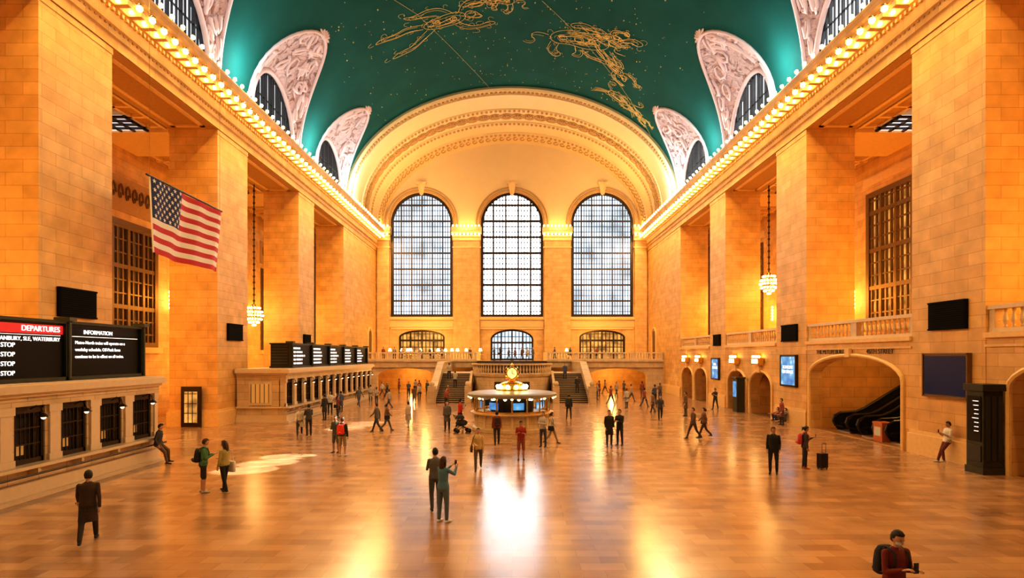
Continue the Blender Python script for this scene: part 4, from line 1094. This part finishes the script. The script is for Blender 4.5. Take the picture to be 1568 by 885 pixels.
place(pmh('walk','hold',fem=True,hair='bun',bag='shoulder',vox=.016),'woman_in_tan_top',-1.3,21.4,185,1.68,top=(.58,.42,.20),bot=(.10,.08,.07),bag=(.10,.05,.03),skin=0,hair=1)
place(pmh('stand','phone',fem=False,short_sleeve=True,lean=.03,vox=.016,shorts=True,head=(.3,0)),'man_in_maroon_shirt',.38,23.4,178,1.68,top=(.32,.035,.025),bot=(.28,.09,.06),skin=1)
place(pE,'traveller_with_backpack',-.75,27.4,10,1.7,top=(.25,.05,.035),bag=(.05,.02,.02)); place(pA,'man_in_grey_shirt',1.5,26.8,150,1.72,top=(.45,.43,.42),bot=(.05,.06,.1)); place(pD,'woman_walking',2.0,27.8,-100,1.64,top=(.55,.5,.46),bot=(.3,.25,.22))
place(pE,'traveller_with_backpack',3.95,38.6,-20,1.76,top=(.02,.025,.05)); place(pF,'man_in_black_coat',4.75,27.1,185,1.76,top=(.018,.016,.016)); place(pA,'man_in_black_jacket',5.3,27.3,140,1.78,top=(.02,.02,.022))
place(pC,'man_walking',9.6,29.4,100,1.72,top=(.12,.07,.045),bot=(.07,.04,.03)); place(pD,'woman_walking',10.35,29.9,80,1.66,top=(.2,.09,.05),bot=(.07,.04,.035))
place(pH,'man_standing',16.7,45.6,120,1.76,top=(.03,.03,.04)); place(pC,'man_walking',10.2,38.2,170,1.74,top=(.05,.05,.06)); place(pG,'woman_walking',10.9,43,30,1.66,top=(.2,.14,.1))
place(pmh('stand','pocket',vox=.015,head=(.1,.5)),'man_in_black_outfit',9.75,20.7,150,1.76,top=(.012,.012,.013),bot=(.015,.015,.017),skin=1)
place(pmh('stand','phone1',bag='backpack',fem=True,hair='pony',phone=True,vox=.015,head=(.35,0),lean=.03),'woman_with_red_backpack',11.45,21.7,-110,1.66,top=(.06,.05,.06),bot=(.02,.02,.022),shoe=(.5,.1,.08),bag=(.5,.05,.05),skin=1)
place(pF,'man_standing',17.15,35.3,90,1.7,top=(.25,.06,.05))
place(pmh('sitfloor','knees',vox=.018,lean=-.15),'person_sitting_on_floor',17.95,36.6,90,1.72,top=(.12,.1,.1),bot=(.05,.05,.06))
place(pmh('sitfloor','knees',vox=.018,lean=-.12,fem=True,hair='long'),'person_sitting_on_floor',17.95,37.6,90,1.66,top=(.35,.1,.08),bot=(.04,.05,.09))
place(pmh('lean','phone',short_sleeve=True,lean=-.10,phone=True,head=(.4,0),vox=.014),'man_leaning_on_pier',17.95,22.9,85,1.75,top=(.7,.66,.62),bot=(.14,.035,.03),shoe=(.6,.6,.6),skin=1)
place(pmh('stand','phone',short_sleeve=False,mask=True,phone=True,lean=.06,head=(.35,0),bag='backpack',vox=.011),'masked_man_with_phone',5.85,8.5,-172,1.76,top=(.17,.022,.02),bot=(.03,.03,.035),bag=(.02,.02,.03),skin=0,hair=0)
meshes=[pA,pB,pC,pD,pE,pF,pG,pH]
tops=[(.03,.03,.035),(.1,.1,.11),(.25,.06,.04),(.4,.34,.28),(.06,.08,.16),(.14,.08,.05),(.5,.48,.45),(.05,.09,.06)]
pts=[(-13.6,41.5),(-13.4,43.5),(-13.3,48.2),(-12.2,50),(-13.5,53),(-12.6,56),(-11,59),(-9.4,61.5),(-10.6,63.5),(-9.2,55),(-8.9,50.5),(-10.3,46.5),(-5.6,47),(-5.8,50.4),
 (8.9,50),(8.6,56),(9.6,61),(11.2,59.5),(12.6,62.5),(13.6,58),(11.5,53.5),(13,50.5),(9.7,47),(11.4,47.8),(14.4,54),(12.7,40.6),(10.9,65),(-11.4,65.6),(-13.4,65.8),(-14.1,60.3)]
for i,(x,y) in enumerate(pts):
    mm=meshes[(i*5+i//3)%8]; place(mm,'commuter',x,y,random.uniform(0,360),random.uniform(1.6,1.82),top=random.choice(tops),bot=random.choice([(.02,.02,.025),(.05,.06,.1),(.1,.08,.06)]),hair=random.choice([0,0,1,2]),skin=random.choice([0,0,1,2]))
for i,(x,y) in enumerate([(-2.2,69),(-1.5,70.4),(-.4,69.4),(.4,69.9),(1.3,71.5),(2.6,69.4),(1.9,68.6),(-13.5,68.4),(-10.2,69.2),(-8.6,68.2),(-5.2,68.7),(7.2,68.6),(-14.6,69.0),(-15.9,68.6),(-11.4,68.5),(5.3,68.9),(10.5,68.8)]):
    place(meshes[i%8],'balcony_visitor',x,y,random.uniform(100,260),1.72,top=random.choice(tops),z=3.8)
for i,(x,y,k) in enumerate([(-5.6,54.72,7),(5.4,56.52,12),(-6.4,56.52,12),(6.3,53.64,4)]):
    place(pF if i%2 else pA,'stair_visitor',x,y,180 if i%2 else 0,1.7,top=random.choice(tops),z=2.6*(k+1)/17)
m=MB()
m.box(-.17,.17,-.11,.11,.07,.62,0)
for k in range(5): m.box(-.13+k*.06,-.11+k*.06,-.118,.118,.1,.58,0)
for sx in (-.13,.13):
    for sy in (-.08,.08): m.tube([(sx-.012,sy,.035),(sx+.012,sy,.035)],[.035,.035],10,1,cap=False)
    m.box(sx-.02,sx+.02,-.1,.1,.05,.08,1)
for sx in (-.09,.09): m.tube([(sx,-.07,.6),(sx,-.07,1.02)],[.011,.011],6,1)
m.tube([(-.09,-.07,1.02),(.09,-.07,1.02)],[.016,.016],6,1)
m.obj('rolling_suitcase',[pm('suitcase_black',(.012,.012,.014),.35),pm('case_trim',(.1,.1,.1),.4,.5)],loc=(12.05,21.55,0),rz=.3,bevel=.012)
m=MB()
for sx in (-.25,.25):
    m.tube([(sx,-.45,1.0),(sx,-.1,.5),(sx,.4,.12)],[.02]*3,6,0); m.tube([(sx,.25,.6),(sx,-.3,.12)],[.018]*2,6,0)
    for yy in (-.3,.4): m.tube([(sx-.02,yy,.12),(sx+.02,yy,.12)],[.12,.12],14,0,cap=False)
m.tube([(-.25,-.45,1.0),(.25,-.45,1.0)],[.025]*2,6,0)
m.sphere((0,0,.55),1,1,12,8,sc=(.24,.36,.2)); m.sphere((0,-.1,.82),1,1,12,8,sc=(.25,.28,.22),fn=lambda v:Vector((v.x,v.y,max(v.z,-.02))))
m.obj('baby_stroller',[BLACK,pm('stroller_fabric',(.03,.03,.035),.8)],True,loc=(-2.9,31.9,0),rz=-1.2)

# ------------------------------------------------------------------ lights
def light(kind,name,loc,e,col,rot=(0,0,0),**k):
    l=bpy.data.lights.new(name,kind); l.energy=e; l.color=col
    for a,v in k.items(): setattr(l,a,v)
    o=bpy.data.objects.new(name,l); COL.objects.link(o); o.location=loc; o.rotation_euler=rot
    return o
WARM=(1,.55,.145); DEEP=(1,.43,.06); WARM2=(1,.66,.28)
for s in (-1,1):
    light('AREA','cove_light',(s*17.0,33,21.75),230,(.8,.95,.9),(0,pi+s*.5,0),shape='RECTANGLE',size=.5,size_y=60)
    light('AREA','cornice_wash',(s*16.7,35,20.1),6500,WARM,(0,s*.65,0),shape='RECTANGLE',size=.5,size_y=76)
    for y in (23.4,36.5,49.5,60):
        light('POINT','uplight_spot',(s*16.4,y,23.1),900,(.62,.93,1),shadow_soft_size=.3)
    for (a,b) in BAYS:
        light('POINT','aisle_lamp',(s*23.2,(a+b)/2,9.0),480,DEEP,shadow_soft_size=.4)
        light('POINT','aisle_lamp_low',(s*(23 if s<0 else 22.5),(a+b)/2,7.2 if s>0 else 4),300,DEEP,shadow_soft_size=.3)
    for y in (30,43,56):
        if s>0: light('POINT','passage_lamp',(21.5,y,4.2),170,WARM,shadow_soft_size=.2)
        light('POINT','lunette_glow',(s*15.8,y+1.5,24.2),50,(1,.84,.88),shadow_soft_size=.3)
    light('POINT','under_balcony_lamp',(s*12.8,71,2.7),420,WARM,shadow_soft_size=.3)
    light('POINT','balcony_lamp',(s*11,70.5,8),450,WARM,shadow_soft_size=.3)
    for x in (6.1,17.2): light('POINT','pilaster_lamp',(s*x,YE-2.2,21.8),180,WARM2,shadow_soft_size=.3)
    light('AREA','end_arch_lamp',(s*12,68,22.2),550,WARM2,(0,pi,0),shape='RECTANGLE',size=1,size_y=6)
light('POINT','booth_lamp',(0,33.5,1.75),60,WARM2,shadow_soft_size=.2)
for x,y,px,py,e in ((17,30,-10,22.8,9000),(17,43,-9.8,35,6000)):
    for q in (-1,0,1):
        o=light('SPOT','sun_shaft',(x,y,24.5),e*26,(1,.90,.80),spot_size=radians(2.6),spot_blend=.3,shadow_soft_size=.05)
        d=Vector((px+.25*q,py+1.45*q,0))-Vector(o.location); o.rotation_euler=d.to_track_quat('-Z','Y').to_euler()
w=bpy.data.worlds.new('World'); S.world=w; w.use_nodes=True
w.node_tree.nodes['Background'].inputs[0].default_value=(1,.70,.40,1); w.node_tree.nodes['Background'].inputs[1].default_value=.18

# ------------------------------------------------------------------ camera
cd=bpy.data.cameras.new('camera'); cam=bpy.data.objects.new('camera',cd); COL.objects.link(cam)
cam.location=(0,0,4.4); cam.rotation_euler=(pi/2,0,0); cd.sensor_width=36; cd.lens=36*850/1568; cd.shift_y=102.5/1568; cd.clip_end=400
S.camera=cam
